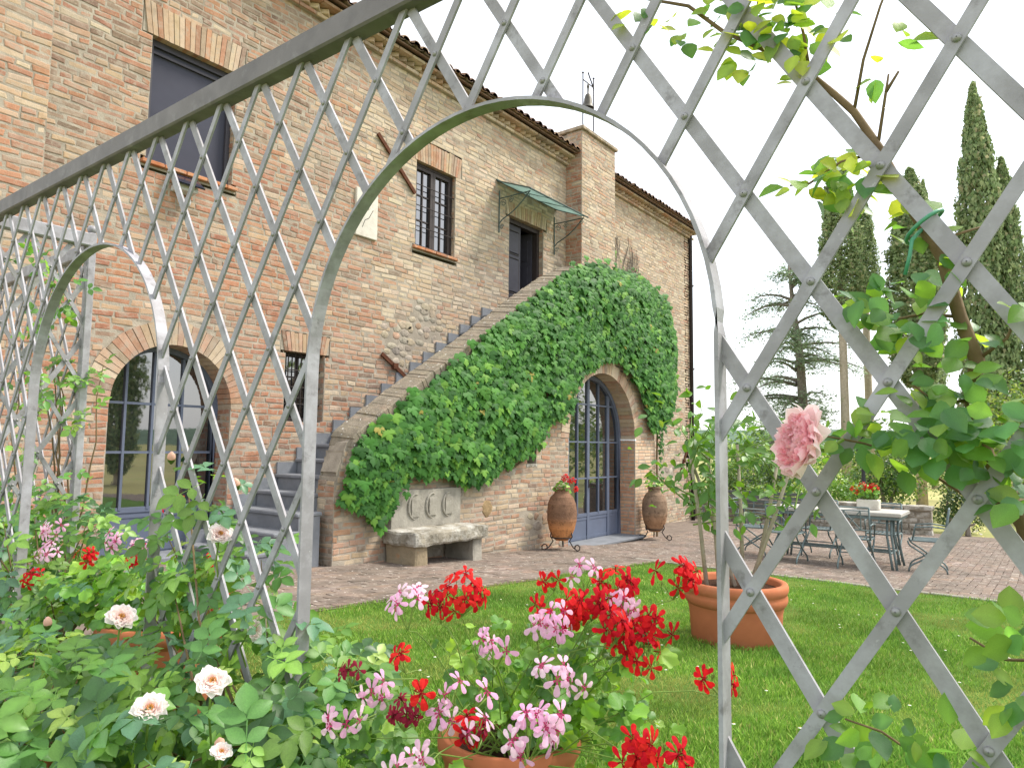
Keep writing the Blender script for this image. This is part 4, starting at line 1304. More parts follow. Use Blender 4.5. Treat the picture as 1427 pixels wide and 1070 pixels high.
def make_chair():
    """faces +X, origin on the floor"""
    r = thing('garden_chair', (0, 0, 0), 'chair', 'chair', 'iron garden chairs around the table')
    T = lambda pts, rad: MB().tube(pts, rad, 6)
    s = .95
    SH, BH, w, d = .46, .93, .23, .21
    for sy in (-1, 1):
        for sg in (-1, 1):
            pts = [(sg * -.25 * math.cos(math.pi * k / 12), sy * (w - (0.012 if sg > 0 else 0)), SH * k / 12 + .012 * math.sin(k)) for k in range(13)]
            T(pts, .013).build('leg', M['garden_iron'], r, True)
        T([(-d - .02, sy * w, SH), (-d - .05, sy * w, SH + .25), (-d - .09, sy * w, BH)], .013).build('back_post', M['garden_iron'], r, True)
        T([(-d - .05, sy * w, SH + .2), (-.05, sy * (w + .02), SH + .22), (.15, sy * (w + .02), SH + .2), (.19, sy * w, SH)], .011).build('armrest', M['garden_iron'], r, True)
    T([(-d - .09, -w, BH), (-d - .09, w, BH)], .013).build('top_rail', M['garden_iron'], r)
    T([(-d - .05, -w, SH + .14), (-d - .05, w, SH + .14)], .010).build('back_rail', M['garden_iron'], r)
    T([(-d - .08, -w, BH - .05), (-d - .08, w, BH - .05)], .009).build('back_rail', M['garden_iron'], r)
    for y in (-.115, .115): T([(-d - .05, y, SH + .14), (-d - .085, y, BH - .05)], .009).build('back_bar', M['garden_iron'], r)
    T([(-d - .052, -.115, SH + .14), (-d - .083, .115, BH - .05)], .008).build('cross_bar', M['garden_iron'], r)
    T([(-d - .052, .115, SH + .14), (-d - .083, -.115, BH - .05)], .008).build('cross_bar', M['garden_iron'], r)
    seat = MB()
    for a in ((-d, -w, d, -w), (d, -w, d, w), (d, w, -d, w), (-d, w, -d, -w)): seat.tube([(a[0], a[1], SH), (a[2], a[3], SH)], .013, 6)
    st = seat.build('seat_frame', M['garden_iron'], r)
    for k in range(7):
        y = -w + .06 * (k + .7)
        MB().span(-d, d, y - .016, y + .016, SH - .002, SH + .004).build('seat_slat', M['garden_iron'], st)
    T([(-.02, -w, SH / 2), (-.02, w, SH / 2)], .010).build('stretcher', M['garden_iron'], r)
    return r
proto = make_chair()
spots = [(11.72, 2.35, 0.05, 'garden chair with crossed back standing before the right half of the table'),
         (11.72, 3.35, -.05, 'garden chair before the left half of the table, on the lawn side'),
         (12.45, 1.50, math.pi / 2 + .1, 'garden chair at the free right end of the table, seen from its side'),
         (13.10, 2.2, math.pi, 'garden chair on the far side of the table, near its right end'),
         (13.10, 3.2, math.pi - .05, 'garden chair on the far side of the table, near the lemon tree'),
         (12.45, 4.10, -math.pi / 2, 'garden chair at the table end nearest the house')]
for i, (x, y, a, lb) in enumerate(spots):
    o = proto if i == 0 else copy_tree(proto)
    o.location = (x, y, gz(x) + .014)
    o.rotation_euler = (0, 0, a)
    o['label'] = lb

pl_root = thing('flower_box', (TBX + .1, TBY - .45, tg + TH), 'small white box with red flowers standing on the garden table', 'planter')
MB().rbox((TBX + .1, TBY - .45, tg + TH + .08), .10, .16, .08, .012).build('box', M['white'], pl_root)
MB().span(TBX + .02, TBX + .18, TBY - .58, TBY - .32, tg + TH + .155, tg + TH + .163).build('soil', M['soil'], pl_root)

wb = thing('slatted_bench', (18.6, 6.2, gz(18.6)), 'dark slatted garden bench against the low stone wall', 'bench')
g = gz(18.6) + .01
for k in range(4): MB().rbox((18.78 + .02 * k, 6.2, g + .50 + k * .11), .012, 1.3, .04, .004).build('back_slat', M['slat'], wb)
for k in range(4): MB().rbox((18.35 + k * .11, 6.2, g + .43), .045, 1.3, .012, .004).build('seat_slat', M['slat'], wb)
for y in (5.0, 6.2, 7.4):
    MB().tube([(18.32, y, g), (18.32, y, g + .41), (18.74, y, g + .41)], .02, 6).build('leg', M['garden_iron'], wb)
    MB().tube([(18.80, y, g), (18.75, y, g + .42), (18.86, y, g + .90)], .02, 6).build('leg', M['garden_iron'], wb)

lw = thing('low_stone_wall', (20.0, 5.2, gz(20)), 'low rubble stone wall behind the garden table', 'wall')
core = MB().span(19.86, 20.24, 2.3, 8.6, gz(20) - .15, gz(20) + .62).build('wall_core', M['mortar'], lw)
z = gz(20) - .05
while z < gz(20) + .55:
    hh = rnd.uniform(.13, .2)
    y = 2.25
    while y < 8.6:
        l = rnd.uniform(.2, .5)
        mb = rough_block(19.80 + rnd.uniform(0, .03), 20.0, y + .012, y + l - .012, z + .01, z + hh - .01, .02, 5, (2, 4, 3), y)
        mb.build('wall_stone', M['rubble'] if 0 else M['stone'], core)
        y += l
    z += hh
y = 2.25
while y < 8.6:
    l = rnd.uniform(.5, .9)
    rough_block(19.76, 20.3, y + .008, y + l - .008, gz(20) + .60, gz(20) + .69, .012, 5, (5, 6, 2), y).build('cap_stone', M['stone'], core)
    y += l

lamp = thing('garden_lamp', (20.9, 3.95, gz(20.9)), 'black garden lamp post behind the low stone wall', 'lamp')
g = gz(20.9)
MB().lathe([(.17, 0), (.17, .06), (.12, .12), (.11, .7), (.075, .95), (.05, 1.1), (.045, 2.35), (.07, 2.4), (.07, 2.45), (.03, 2.5)], (20.9, 3.95, g), 16).build('post', M['lamp'], lamp, True)
hd_ = MB().lathe([(.07, 2.5), (.13, 2.85), (.16, 2.87), (.10, 3.0), (.02, 3.08), (.02, 3.15), (.001, 3.17)], (20.9, 3.95, g), 8).build('lantern', M['lamp'], lamp)
for k in range(4):
    a = k * math.pi / 2 + .4
    MB().box((20.9 + .098 * math.cos(a), 3.95 + .098 * math.sin(a), g + 2.68), .004, .05, .12, ax=(math.cos(a), math.sin(a), 0), ay=(-math.sin(a), math.cos(a), 0)).build('pane', M['plastic'], hd_)
# ================================================================== leaf shapes
def leaflet(L=1.0, W=.56, fold=.10, droop=.16):
    ts = [0, .18, .42, .68, .88, 1.0]
    ws = [0, .62, 1.0, .86, .42, 0]
    V, F = [], []
    mid = []
    for t in ts:
        mid.append(len(V)); V.append((0, t * L, -droop * t * t))
    lf, rt = [None], [None]
    for t, w in list(zip(ts, ws))[1:-1]:
        lf.append(len(V)); V.append((-w * W / 2, t * L * .97, -droop * t * t + fold * w))
        rt.append(len(V)); V.append((w * W / 2, t * L * .97, -droop * t * t + fold * w))
    lf.append(None); rt.append(None)
    for S, flip in ((lf, 1), (rt, 0)):
        for i in range(len(ts) - 1):
            q = [mid[i], mid[i + 1], S[i + 1], S[i]]
            q = [k for k in q if k is not None]
            if flip: q = q[::-1]
            F.append(q[::-1])
    SH = [1.16 if v[0] == 0 else .95 for v in V]
    return V, F, SH
def compound(n=5, seed=0):
    """rose leaf: leaflets along a rachis, unit length"""
    r = random.Random(seed)
    V, F, SH = [], [], []
    def put(ox, oy, ang, s, tilt):
        v, f, sh = leaflet(W=r.uniform(.58, .72), fold=r.uniform(.05, .14), droop=r.uniform(.08, .25))
        SH.extend(sh)
        n0 = len(V)
        ca, sa = math.cos(ang), math.sin(ang)
        for x, y, z in v:
            x, y, z = x * s, y * s, z * s
            V.append((ox + x * ca + y * sa, oy - x * sa + y * ca, z + tilt * y))
        F.extend([[i + n0 for i in q] for q in f])
    put(0, .58, r.uniform(-.1, .1), .46, r.uniform(-.2, .1))
    pos = [(.52, .40), (.26, .33)] if n >= 5 else [(.46, .38)]
    for y, s in pos:
        for sg in (-1, 1):
            put(0, y + r.uniform(-.02, .02), sg * r.uniform(1.0, 1.3), s * r.uniform(.9, 1.1), r.uniform(-.25, .25))
    n0 = len(V)
    V.extend([(-.008, 0, -.004), (.008, 0, -.004), (.006, .6, -.004), (-.006, .6, -.004)])
    F.append([n0, n0 + 1, n0 + 2, n0 + 3]); SH.extend([1.1] * 4)
    return tri_template(V, F, SH)
ROSE_T = [compound(5, k) for k in range(5)]
ROSE3_T = [compound(3, k + 20) for k in range(4)]
SINGLE_T = [tri_template(*leaflet(W=w, fold=f, droop=d)) for w, f, d in ((.5, .1, .2), (.6, .06, .1), (.46, .14, .3))]
def ivy_t(seed):
    r = random.Random(seed)
    half = [(0, .10), (.10, -.02), (.34, -.06), (.46, .10), (.66, .30), (.52, .38), (.62, .56), (.36, .50), (.27, .54), (.28, .74), (.14, .82), (0, 1.06)]
    half = [(x * r.uniform(.93, 1.08), y * r.uniform(.95, 1.05)) for x, y in half]
    V = [(0, .36, .05)]
    out = [(x, y) for x, y in half] + [(-x, y) for x, y in half[-2:0:-1]]
    for x, y in out:
        d = math.hypot(x, y - .36)
        V.append((x, y, -.10 * d * d - .06 * y * y + (.05 if abs(x) > .4 else 0)))
    n = len(out)
    F = [(0, 1 + i, 1 + (i + 1) % n) for i in range(n)]
    return tri_template(V, [f[::-1] for f in F], [1.12] + [.97] * n)
IVY_T = [ivy_t(k) for k in range(5)]
def ger_t(seed):
    r = random.Random(seed)
    V = [(0, .12, 0)]
    n = 20
    for i in range(n):
        a = -math.pi / 2 + .22 + (2 * math.pi - .44) * i / (n - 1)
        lob = .5 * (1 + .13 * math.cos(a * 6 + math.pi) + .04 * math.cos(a * 18)) * r.uniform(.95, 1.05)
        V.append((lob * math.cos(a), .5 + lob * math.sin(a), .10 * math.cos(a * 3) + .06))
    F = [(0, 1 + i, 2 + i) for i in range(n - 1)]
    return tri_template(V, F)
GER_T = [ger_t(k) for k in range(4)]

def jitter_cols(n, pal, w, spread=.18):
    pal = np.array(pal); w = np.array(w, float)
    idx = nprng.choice(len(pal), n, p=w / w.sum())
    return pal[idx] * nprng.uniform(1 - spread, 1 + spread, (n, 1))

# ================================================================== ivy on the stair wall
IVYP = [(5.4, -0.6), (5.46, -0.19), (5.84, 0.28), (6.7, 0.76), (7.58, 1.36), (8.78, 2.20), (10.03, 3.0), (10.72, 3.34), (11.64, 3.45), (13.1, 3.5), (14.1, 3.2), (14.6, 2.31), (14.5, 1.33), (14.2, 0.52), (13.45, 0.34), (13.2, 0.77), (12.75, 1.25), (12.1, 1.62), (11.37, 1.62), (10.61, 1.28), (10.26, 0.63), (9.6, 0.42), (9.2, 0.01), (8.46, -0.27), (8.03, -0.42), (7.4, -0.52), (7.1, -0.34), (6.37, -0.37), (6.13, -0.72), (5.96, -0.95), (5.62, -0.69)]
def in_poly(x, y, P):
    c = False
    for i in range(len(P)):
        (x0, y0), (x1, y1) = P[i], P[i - 1]
        if (y0 > y) != (y1 > y) and x < (x1 - x0) * (y - y0) / (y1 - y0) + x0: c = not c
    return c
def edge_d(x, y, P):
    best = 9
    for i in range(len(P)):
        a, b = V3((*P[i], 0)), V3((*P[i - 1], 0)); p = V3((x, y, 0))
        t = max(0, min(1, (p - a).dot(b - a) / (b - a).length_squared))
        best = min(best, (a + (b - a) * t - p).length)
    return best
ivy = thing('climbing_ivy', (6.6, 6.55, gz(6.6)), 'dense green ivy climbing over the staircase wall and the arched door', 'ivy')
locs, nrm, tip, size, dep = [], [], [], [], []
while len(locs) < 8600:
    x, z = rnd.uniform(5.35, 14.65), rnd.uniform(-1.0, 3.55)
    if not in_poly(x, z, IVYP): 
        if rnd.random() > .05: continue
        if edge_d(x, z, IVYP) > .12: continue
    e = edge_d(x, z, IVYP)
    th = min(.22, .07 + e * .4) * (0.75 + .5 * noise.noise((x * 1.3, z * 1.3, 0)))
    k = rnd.random() ** .6
    locs.append((x, 6.56 - th * k - .03, z))
    dep.append(k)
    sw_k = rnd.uniform(-.45, .45)
    nrm.append((sw_k * .7 - .3, -1, .40 + rnd.uniform(-.22, .22)))
    tip.append((rnd.uniform(-.32, .32), -.3, -1))
    size.append((rnd.uniform(.11, .175) if rnd.random() < .75 else rnd.uniform(.06, .10)) * (1.0 if x < 9 else .88))
locs, nrm, tip, size = map(np.array, (locs, nrm, tip, size))
cols = jitter_cols(len(locs), [lin(62, 110, 42), lin(78, 128, 48), lin(50, 94, 38), lin(106, 150, 56), lin(150, 140, 66)], [5, 4, 3, 1.0, .05])
place_leaves(ivy, 'leaf', IVY_T, frame_mats(nrm, tip, size), locs, cols, M['ivyleaf'], 300, 'ivy_leaves', False)
st = MB()
for k in range(16):
    x0 = rnd.choice((6.0, 6.4, 13.6, 13.75, 8.6, 7.2))
    p = [V3((x0, 6.57, .45 if x0 > 13 else -.4))]
    while len(p) < 14:
        q = p[-1] + V3((rnd.uniform(-.25, .45) if x0 < 12 else rnd.uniform(-.2, .12), 0, rnd.uniform(.1, .35)))
        if q.z > cope_z(q.x) - .1 or (len(p) > 1 and not in_poly(q.x, q.z, IVYP)): break
        p.append(q)
    if len(p) > 2: st.tube(p, [.016 - .0009 * i for i in range(len(p))], 5)
st.tube([(13.76, 6.57, gz(13.76)), (13.78, 6.56, -1.0), (13.74, 6.56, -.3), (13.8, 6.56, .5)], .02, 6)
st.build('stems', M['cane'], ivy)['kind'] = 'stuff'
# thin leafy stem running down beside the door pier
n = 70
l2 = np.array([(13.8 + rnd.uniform(-.06, .06), 6.5 + rnd.uniform(-.05, .03), rnd.uniform(-1.0, .5)) for _ in range(n)])
me = scatter_mesh('stem_leaves', IVY_T[0], frame_mats(np.array([(rnd.uniform(-.5, .5), -1, .3) for _ in range(n)]), np.array([(rnd.uniform(-.5, .5), -.3, -1) for _ in range(n)]), nprng.uniform(.05, .10, n)), l2, jitter_cols(n, [lin(62, 104, 48)], [1]), M['ivyleaf'], False)
link('stem_leaves', me, ivy)['kind'] = 'stuff'
# bare creeper on the wall right of the chimney
vine = thing('bare_creeper', (14.4, 7.97, 3.3), 'thin bare creeper stems with few leaves beside the chimney', 'creeper')
vm = MB()
for k in range(46):
    p = [V3((rnd.uniform(14.1, 15.4), 7.97, rnd.uniform(3.2, 3.8)))]
    for i in range(9): p.append(p[-1] + V3((rnd.uniform(-.07, .12), 0, rnd.uniform(.03, .24))))
    vm.tube([(q.x, 7.965 + rnd.uniform(-.02, .02), q.z) for q in p], .007, 4)
vm.build('stems', M['bark'], vine)
n = 160
l2 = np.array([(rnd.uniform(14.0, 16.0), 7.93, rnd.gauss(3.7, .35)) for _ in range(n)])
link('leaves', scatter_mesh('leaves', IVY_T[1], frame_mats(np.array([(rnd.uniform(-.5, .5), -1, .3) for _ in range(n)]), np.array([(rnd.uniform(-.5, .5), -.3, -1) for _ in range(n)]), nprng.uniform(.07, .14, n)), l2, jitter_cols(n, [lin(120, 150, 80), lin(84, 120, 62)], [1, 1]), M['ivyleaf'], False), vine)['kind'] = 'stuff'

# ================================================================== roses
def petal_grid(L, W, cup, curl, n=4, m=5, r=random):
    ph, am = r.uniform(0, 6), .02 * L
    V, F = [], []
    for i in range(m + 1):
        t = i / m
        w = W * math.sin(math.pi * min(.97, .12 + .80 * t)) ** .7
        for j in range(n + 1):
            s = (j / n - .5) * 2
            V.append((s * w / 2, t * L * (1 - .10 * s * s + .04 * math.sin(3 * s + ph)), cup * (s * s) * W * .5 + curl * L * (t ** 2) + am * t * t * math.sin(4.5 * s + ph)))
    for i in range(m):
        for j in range(n):
            a = i * (n + 1) + j
            F.append((a, a + 1, a + n + 2, a + n + 1))
    return V, F
def rose_petals(R, layers, pal, seed, slim=1.0):
    """list of (verts, faces, colour) for a rosette facing +Z"""
    r = random.Random(seed)
    out = []
    for li, (cnt, rad, elev, size) in enumerate(layers):
        for k in range(cnt):
            a = 2 * math.pi * (k + .5 * (li % 2)) / cnt + r.uniform(-.2, .2)
            v, f = petal_grid(R * size * r.uniform(.9, 1.1), R * size * r.uniform(.95, 1.15) * (slim if li > 1 else 1), .55, r.uniform(.1, .35), 8 if slim < 1 else 4, 8 if slim < 1 else 5, r)
            el = elev + r.uniform(-.12, .12)
            vs_ = []
            for x, y, z in v:
                # petal grows outwards (y) and rises by elev
                px, py, pz = x, y * math.cos(el) - z * math.sin(el), y * math.sin(el) + z * math.cos(el)
                py += R * rad
                vs_.append((px * math.cos(a) - py * math.sin(a), px * math.sin(a) + py * math.cos(a), pz))
            c0, c1 = pal[min(li, len(pal) - 1)], pal[min(li + 1, len(pal) - 1)]
            t = r.random()
            out.append((vs_, f, tuple(u + (w - u) * t for u, w in zip(c0, c1))))
    return out
def orient(nrm, loc, roll=0.0):
    q = V3(nrm).to_track_quat('Z', 'Y').to_matrix().to_4x4() @ Matrix.Rotation(roll, 4, 'Z')
    q.translation = V3(loc)
    return q
PALE = [lin(255, 250, 248), lin(255, 248, 246), lin(255, 244, 240), lin(254, 236, 228)]
LAY_PALE = [(8, .20, .05, .85), (9, .20, .32, .78), (9, .17, .6, .66), (8, .12, .85, .52), (6, .07, 1.1, .40)]
pale_meshes = []
for k in range(3):
    mb = MB()
    for v, f, c in rose_petals(.038, LAY_PALE, PALE, k, .85): mb.add(v, f, c)
    mb.tube([(0, 0, -.012), (0, 0, .004)], [.006, .009], 6, lin(98, 128, 60))
    for q in range(9):
        a = q * .7; mb.tube([(0, 0, .006), (.007 * math.cos(a), .007 * math.sin(a), .018)], .0016, 4, lin(216, 158, 80))
    pale_meshes.append(mb.mesh('bloom', M['petal'], True))
bud = MB(); bud.lathe([(.002, -.008), (.008, -.004), (.011, .006), (.009, .016), (.003, .023), (.001, .024)], (0, 0, 0), 8, lin(238, 200, 180))
bud.lathe([(.003, -.014), (.009, -.006), (.0105, .002)], (0, 0, 0), 8, lin(98, 128, 60))
bud_mesh = bud.mesh('bud', M['petal'], True)

def bush_points(lumps, n):
    """(centre, radii) ellipsoids; more leaves towards the outside"""
    w = np.array([l[1][0] * l[1][1] * l[1][2] * (l[2] if len(l) > 2 else 1) for l in lumps]) ** .8
    idx = nprng.choice(len(lumps), n, p=w / w.sum())
    d = nprng.normal(size=(n, 3)); d /= np.linalg.norm(d, axis=1, keepdims=True)
    rr = nprng.uniform(.05, 1, (n, 1)) ** .45
    c = np.array([l[0] for l in lumps])[idx]; r = np.array([l[1] for l in lumps])[idx]
    return c + d * rr * r, d
ROSECOL = [lin(100, 140, 62), lin(82, 122, 62), lin(122, 158, 72), lin(96, 136, 104), lin(64, 100, 52), lin(148, 172, 84)]
def rose_bush(label, base, lumps, n, size, group, pal_w=(4, 4, 3, 3, 2, 1.4), keep=300, blooms=(), buds=()):
    root = thing('rose_bush', base, label, 'rose bush', group)
    P, D = bush_points(lumps, n)
    ok = P[:, 2] > np.array([gz(x) for x in P[:, 0]]) + .02
    P, D = P[ok], D[ok]
    n = len(P)
    up = D * .6 + np.array([-.45, -.35, .95]) + nprng.normal(scale=.38, size=(n, 3))
    tp = D * .9 + nprng.normal(scale=.5, size=(n, 3)) + np.array([-.1, -.1, -.25])
    sz = nprng.uniform(size[0], size[1], n)
    place_leaves(root, 'leaf', ROSE_T, frame_mats(up, tp, sz), P, jitter_cols(n, ROSECOL, pal_w), M['leaf'], keep, 'rose_leaves')
    sm_ = MB()
    b0 = V3(base)
    for i in range(0, n, max(1, n // 46)):
        q = V3(P[i]); m = b0.lerp(q, .5) + V3((rnd.uniform(-.06, .06), rnd.uniform(-.06, .06), .1))
        s0 = b0 + V3((rnd.uniform(-.12, .12), rnd.uniform(-.2, .2), 0))
        sm_.tube([s0, s0.lerp(m, .5), m, m.lerp(q, .6), q], [.006, .005, .004, .003, .0015], 5)
    sm_.build('stems', M['cane'], root)
    for loc, nn, s in blooms:
        o = bpy.data.objects.new('bloom', rnd.choice(pale_meshes)); C.objects.link(o); o.parent = root
        mm = orient(nn, V3(loc) - V3(base), rnd.uniform(0, 6)) @ Matrix.Scale(s, 4); o.matrix_local = mm
        MB().tube([V3(loc) - V3(nn) * .01, V3(loc) - V3(nn) * .04 + V3((0, 0, -.05)), V3(loc) + V3((.03, .04, -.16))], .003, 5).build('flower_stalk', M['stem'], root)
    for loc in buds:
        o = bpy.data.objects.new('bud', bud_mesh); C.objects.link(o); o.parent = root
        o.matrix_local = orient((rnd.uniform(-.5, 0), rnd.uniform(-.5, .1), 1), V3(loc) - V3(base)) @ Matrix.Scale(1.2, 4)
    return root
TOCAM = (-.45, -.85, .35)
rose_bush('leafy rose bush with pale blooms at the foot of the lattice beside the big arch', (1.15, 1.75, gz(1.15)),
          [((1.07, 2.14, -.74), (.24, .28, .18)), ((1.17, 1.80, -.70), (.24, .28, .24)), ((1.16, 1.46, -.76), (.22, .2, .22)), ((1.41, 1.71, -.74), (.2, .22, .2)),
           ((1.30, 2.40, -.42), (.15, .22, .22), .6), ((1.38, 2.15, -.48), (.13, .2, .24), .6), ((1.28, 2.28, -.20), (.10, .16, .14), .5)],
          500, (.09, .155), 'rose bushes along the lattice',
          blooms=(((1.22, 2.05, -.29), (-.25, -.75, .7), 1.0), ((.95, 1.60, -.57), (-.3, -.65, .75), 1.0), ((1.24, 1.89, -.55), (.3, -.9, .1), .8)),
          buds=((.93, 1.52, -.69), (1.2, 2.33, -.06), (1.3, 2.1, -.14)))
rose_bush('low rose bush with pale blooms nearest the buried terracotta pot', (.72, 1.95, gz(.72)),
          [((.80, 2.20, -.78), (.22, .32, .2)), ((.80, 1.72, -.76), (.18, .2, .2)), ((.95, 1.50, -.76), (.2, .18, .17)), ((.96, 2.66, -.80), (.2, .3, .18)), ((.62, 2.0, -.85), (.18, .4, .2))],
          430, (.09, .165), 'rose bushes along the lattice',
          blooms=(((.83, 1.65, -.61), (-.25, -.65, .8), 1.0), ((.98, 2.14, -.51), (-.2, -.7, .75), 1.05), ((.89, 1.45, -.67), (-.2, -.5, .9), .6)),
          buds=((.79, 2.22, -.72), (.97, 2.62, -.60)))
rose_bush('rose bush filling the small far arch around the half hidden pot', (1.35, 3.6, gz(1.35)),
          [((1.25, 3.85, -.66), (.3, .4, .3)), ((1.36, 3.30, -.78), (.2, .3, .22)), ((1.10, 3.05, -.90), (.2, .3, .16)), ((1.55, 3.95, -.55), (.2, .35, .3)), ((1.2, 4.3, -.6), (.25, .3, .45))],
          520, (.10, .15), 'rose bushes along the lattice')

# climbing rose on the near lattice
cr = thing('climbing_rose', (1.33, -.05, gz(1.33)), 'climbing rose on the near lattice with one large pink bloom', 'rose')
mainc = [(1.33, -.05, gz(1.33)), (1.32, -.03, -.7), (1.31, .0, -.3), (1.30, .03, -.11), (1.30, .07, -.03), (1.30, .09, .08), (1.30, .08, .14), (1.30, .10, .21), (1.295, .12, .31), (1.285, .14, .35), (1.285, .17, .42), (1.285, .20, .50), (1.285, .24, .58), (1.285, .27, .62), (1.285, .31, .67), (1.285, .36, .72), (1.285, .41, .76), (1.285, .47, .81), (1.29, .54, .89), (1.29, .63, .94), (1.3, .8, 1.05)]
MB().tube(mainc, [.014, .014, .013, .012, .012, .011, .011, .010, .010, .009, .008, .007, .0065, .006, .0055, .005, .0045, .004, .0035, .003, .002], 8).build('cane', M['cane'], cr, True)
for pts in ([(1.30, .05, -.08), (1.29, .10, -.07), (1.28, .14, -.04), (1.26, .17, -.01), (1.22, .23, .01), (1.16, .27, .02), (1.13, .29, .01)],
            [(1.30, .10, .21), (1.30, .15, .22), (1.28, .2, .21)], [(1.285, .24, .58), (1.27, .22, .66), (1.26, .19, .74), (1.25, .16, .80)],
            [(1.285, .31, .67), (1.29, .32, .75), (1.29, .34, .85), (1.3, .36, .95)], [(1.30, .08, .14), (1.29, .04, .17), (1.28, .02, .22)],
            [(1.285, .20, .50), (1.27, .26, .49), (1.26, .31, .46), (1.25, .34, .46)], [(1.30, .09, .08), (1.27, .13, .07), (1.24, .16, .10)],
            [(1.31, .0, -.3), (1.27, .06, -.3), (1.24, .10, -.27)], [(1.32, -.02, -.6), (1.26, .10, -.5), (1.24, .22, -.43), (1.23, .27, -.42)], [(1.285, .41, .76), (1.29, .40, .85), (1.29, .44, .93)],
            [(1.285, .205, .51), (1.285, .19, .60), (1.285, .185, .63)], [(1.285, .19, .60), (1.285, .17, .63)], [(1.295, .12, .31), (1.29, .10, .34), (1.30, .06, .35)]):
    MB().tube(pts, [.003 - .002 * i / len(pts) for i in range(len(pts))], 6).build('shoot', M['cane'], cr, True)
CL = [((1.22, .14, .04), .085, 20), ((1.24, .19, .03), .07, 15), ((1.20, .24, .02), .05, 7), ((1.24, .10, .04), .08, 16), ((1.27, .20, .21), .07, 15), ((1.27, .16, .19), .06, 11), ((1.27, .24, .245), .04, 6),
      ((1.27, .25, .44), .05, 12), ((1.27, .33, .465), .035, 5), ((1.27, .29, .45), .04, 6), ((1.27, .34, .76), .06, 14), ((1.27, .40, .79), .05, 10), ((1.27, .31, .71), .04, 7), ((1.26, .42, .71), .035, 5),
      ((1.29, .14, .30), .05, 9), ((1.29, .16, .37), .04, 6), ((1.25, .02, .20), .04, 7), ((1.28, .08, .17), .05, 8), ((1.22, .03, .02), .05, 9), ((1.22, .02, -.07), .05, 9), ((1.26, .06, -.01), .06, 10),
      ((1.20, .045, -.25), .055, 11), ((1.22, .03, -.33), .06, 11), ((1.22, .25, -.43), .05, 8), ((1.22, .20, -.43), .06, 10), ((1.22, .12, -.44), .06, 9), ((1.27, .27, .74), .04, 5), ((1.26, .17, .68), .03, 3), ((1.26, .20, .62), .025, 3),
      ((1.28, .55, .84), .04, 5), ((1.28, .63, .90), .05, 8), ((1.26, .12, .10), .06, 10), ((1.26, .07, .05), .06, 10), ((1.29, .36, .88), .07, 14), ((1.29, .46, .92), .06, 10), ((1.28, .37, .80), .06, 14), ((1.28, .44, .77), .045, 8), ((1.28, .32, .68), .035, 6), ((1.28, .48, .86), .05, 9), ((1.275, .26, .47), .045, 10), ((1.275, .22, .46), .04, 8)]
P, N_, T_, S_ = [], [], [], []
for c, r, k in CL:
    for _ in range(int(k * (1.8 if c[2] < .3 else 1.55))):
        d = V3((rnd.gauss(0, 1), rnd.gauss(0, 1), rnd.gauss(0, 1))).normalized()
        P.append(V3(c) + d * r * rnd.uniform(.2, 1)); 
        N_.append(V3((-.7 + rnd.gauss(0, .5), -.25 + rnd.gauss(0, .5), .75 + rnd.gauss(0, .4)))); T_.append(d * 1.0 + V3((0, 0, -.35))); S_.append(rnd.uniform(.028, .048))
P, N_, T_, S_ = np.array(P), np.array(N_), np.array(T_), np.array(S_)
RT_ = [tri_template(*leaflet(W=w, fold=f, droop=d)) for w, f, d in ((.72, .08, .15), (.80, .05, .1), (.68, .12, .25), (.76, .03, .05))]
place_leaves(cr, 'leaf', RT_, frame_mats(N_, T_, S_), P, np.where(((P[:, 2] > .36) & (nprng.uniform(0, 1, len(P)) < .55))[:, None], jitter_cols(len(P), [lin(178, 192, 92), lin(158, 182, 84), lin(136, 168, 76)], [1.4, 2, 2], .1), jitter_cols(len(P), [lin(112, 152, 76), lin(92, 136, 90), lin(134, 164, 82), lin(86, 126, 78)], [3, 3, 1.2, 2])), M['roseleaf'], 300, 'rose_leaves')  # upper clusters: yellow backlit glow put into the leaf colour
PINK_P = [lin(254, 240, 236), lin(253, 230, 228), lin(253, 220, 222), lin(252, 206, 212), lin(251, 194, 202), lin(251, 196, 204), lin(252, 206, 212)]
LAY_PINK = [(8, .22, -.25, .88), (9, .26, .0, .84), (12, .30, .28, .74), (15, .32, .52, .62), (17, .31, .72, .56), (18, .28, .9, .52), (17, .24, 1.03, .50), (15, .19, 1.14, .48), (12, .14, 1.22, .46), (9, .09, 1.3, .44), (6, .04, 1.4, .40)]
bc = V3((1.12, .305, .012))
bloom_nr = V3((-.72, .72, .22)).normalized()
bl = bpy.data.objects.new('bloom', None); C.objects.link(bl); bl.parent = cr
bl.matrix_local = orient(bloom_nr, bc - cr.location - bloom_nr * .018, .4)
tag(bl, 'large ruffled pink rose bloom')
for v, f, c in rose_petals(.053, LAY_PINK, PINK_P, 5, .72):
    o = bpy.data.objects.new('petal', MB().add(v, f, c).mesh('petal', M['petal'], True)); C.objects.link(o); o.parent = bl
MB().tube([bc - bloom_nr * .02, bc - bloom_nr * .05 + V3((0, 0, -.004)), (1.18, .25, .015)], .003, 6).build('flower_stalk', M['stem'], cr)

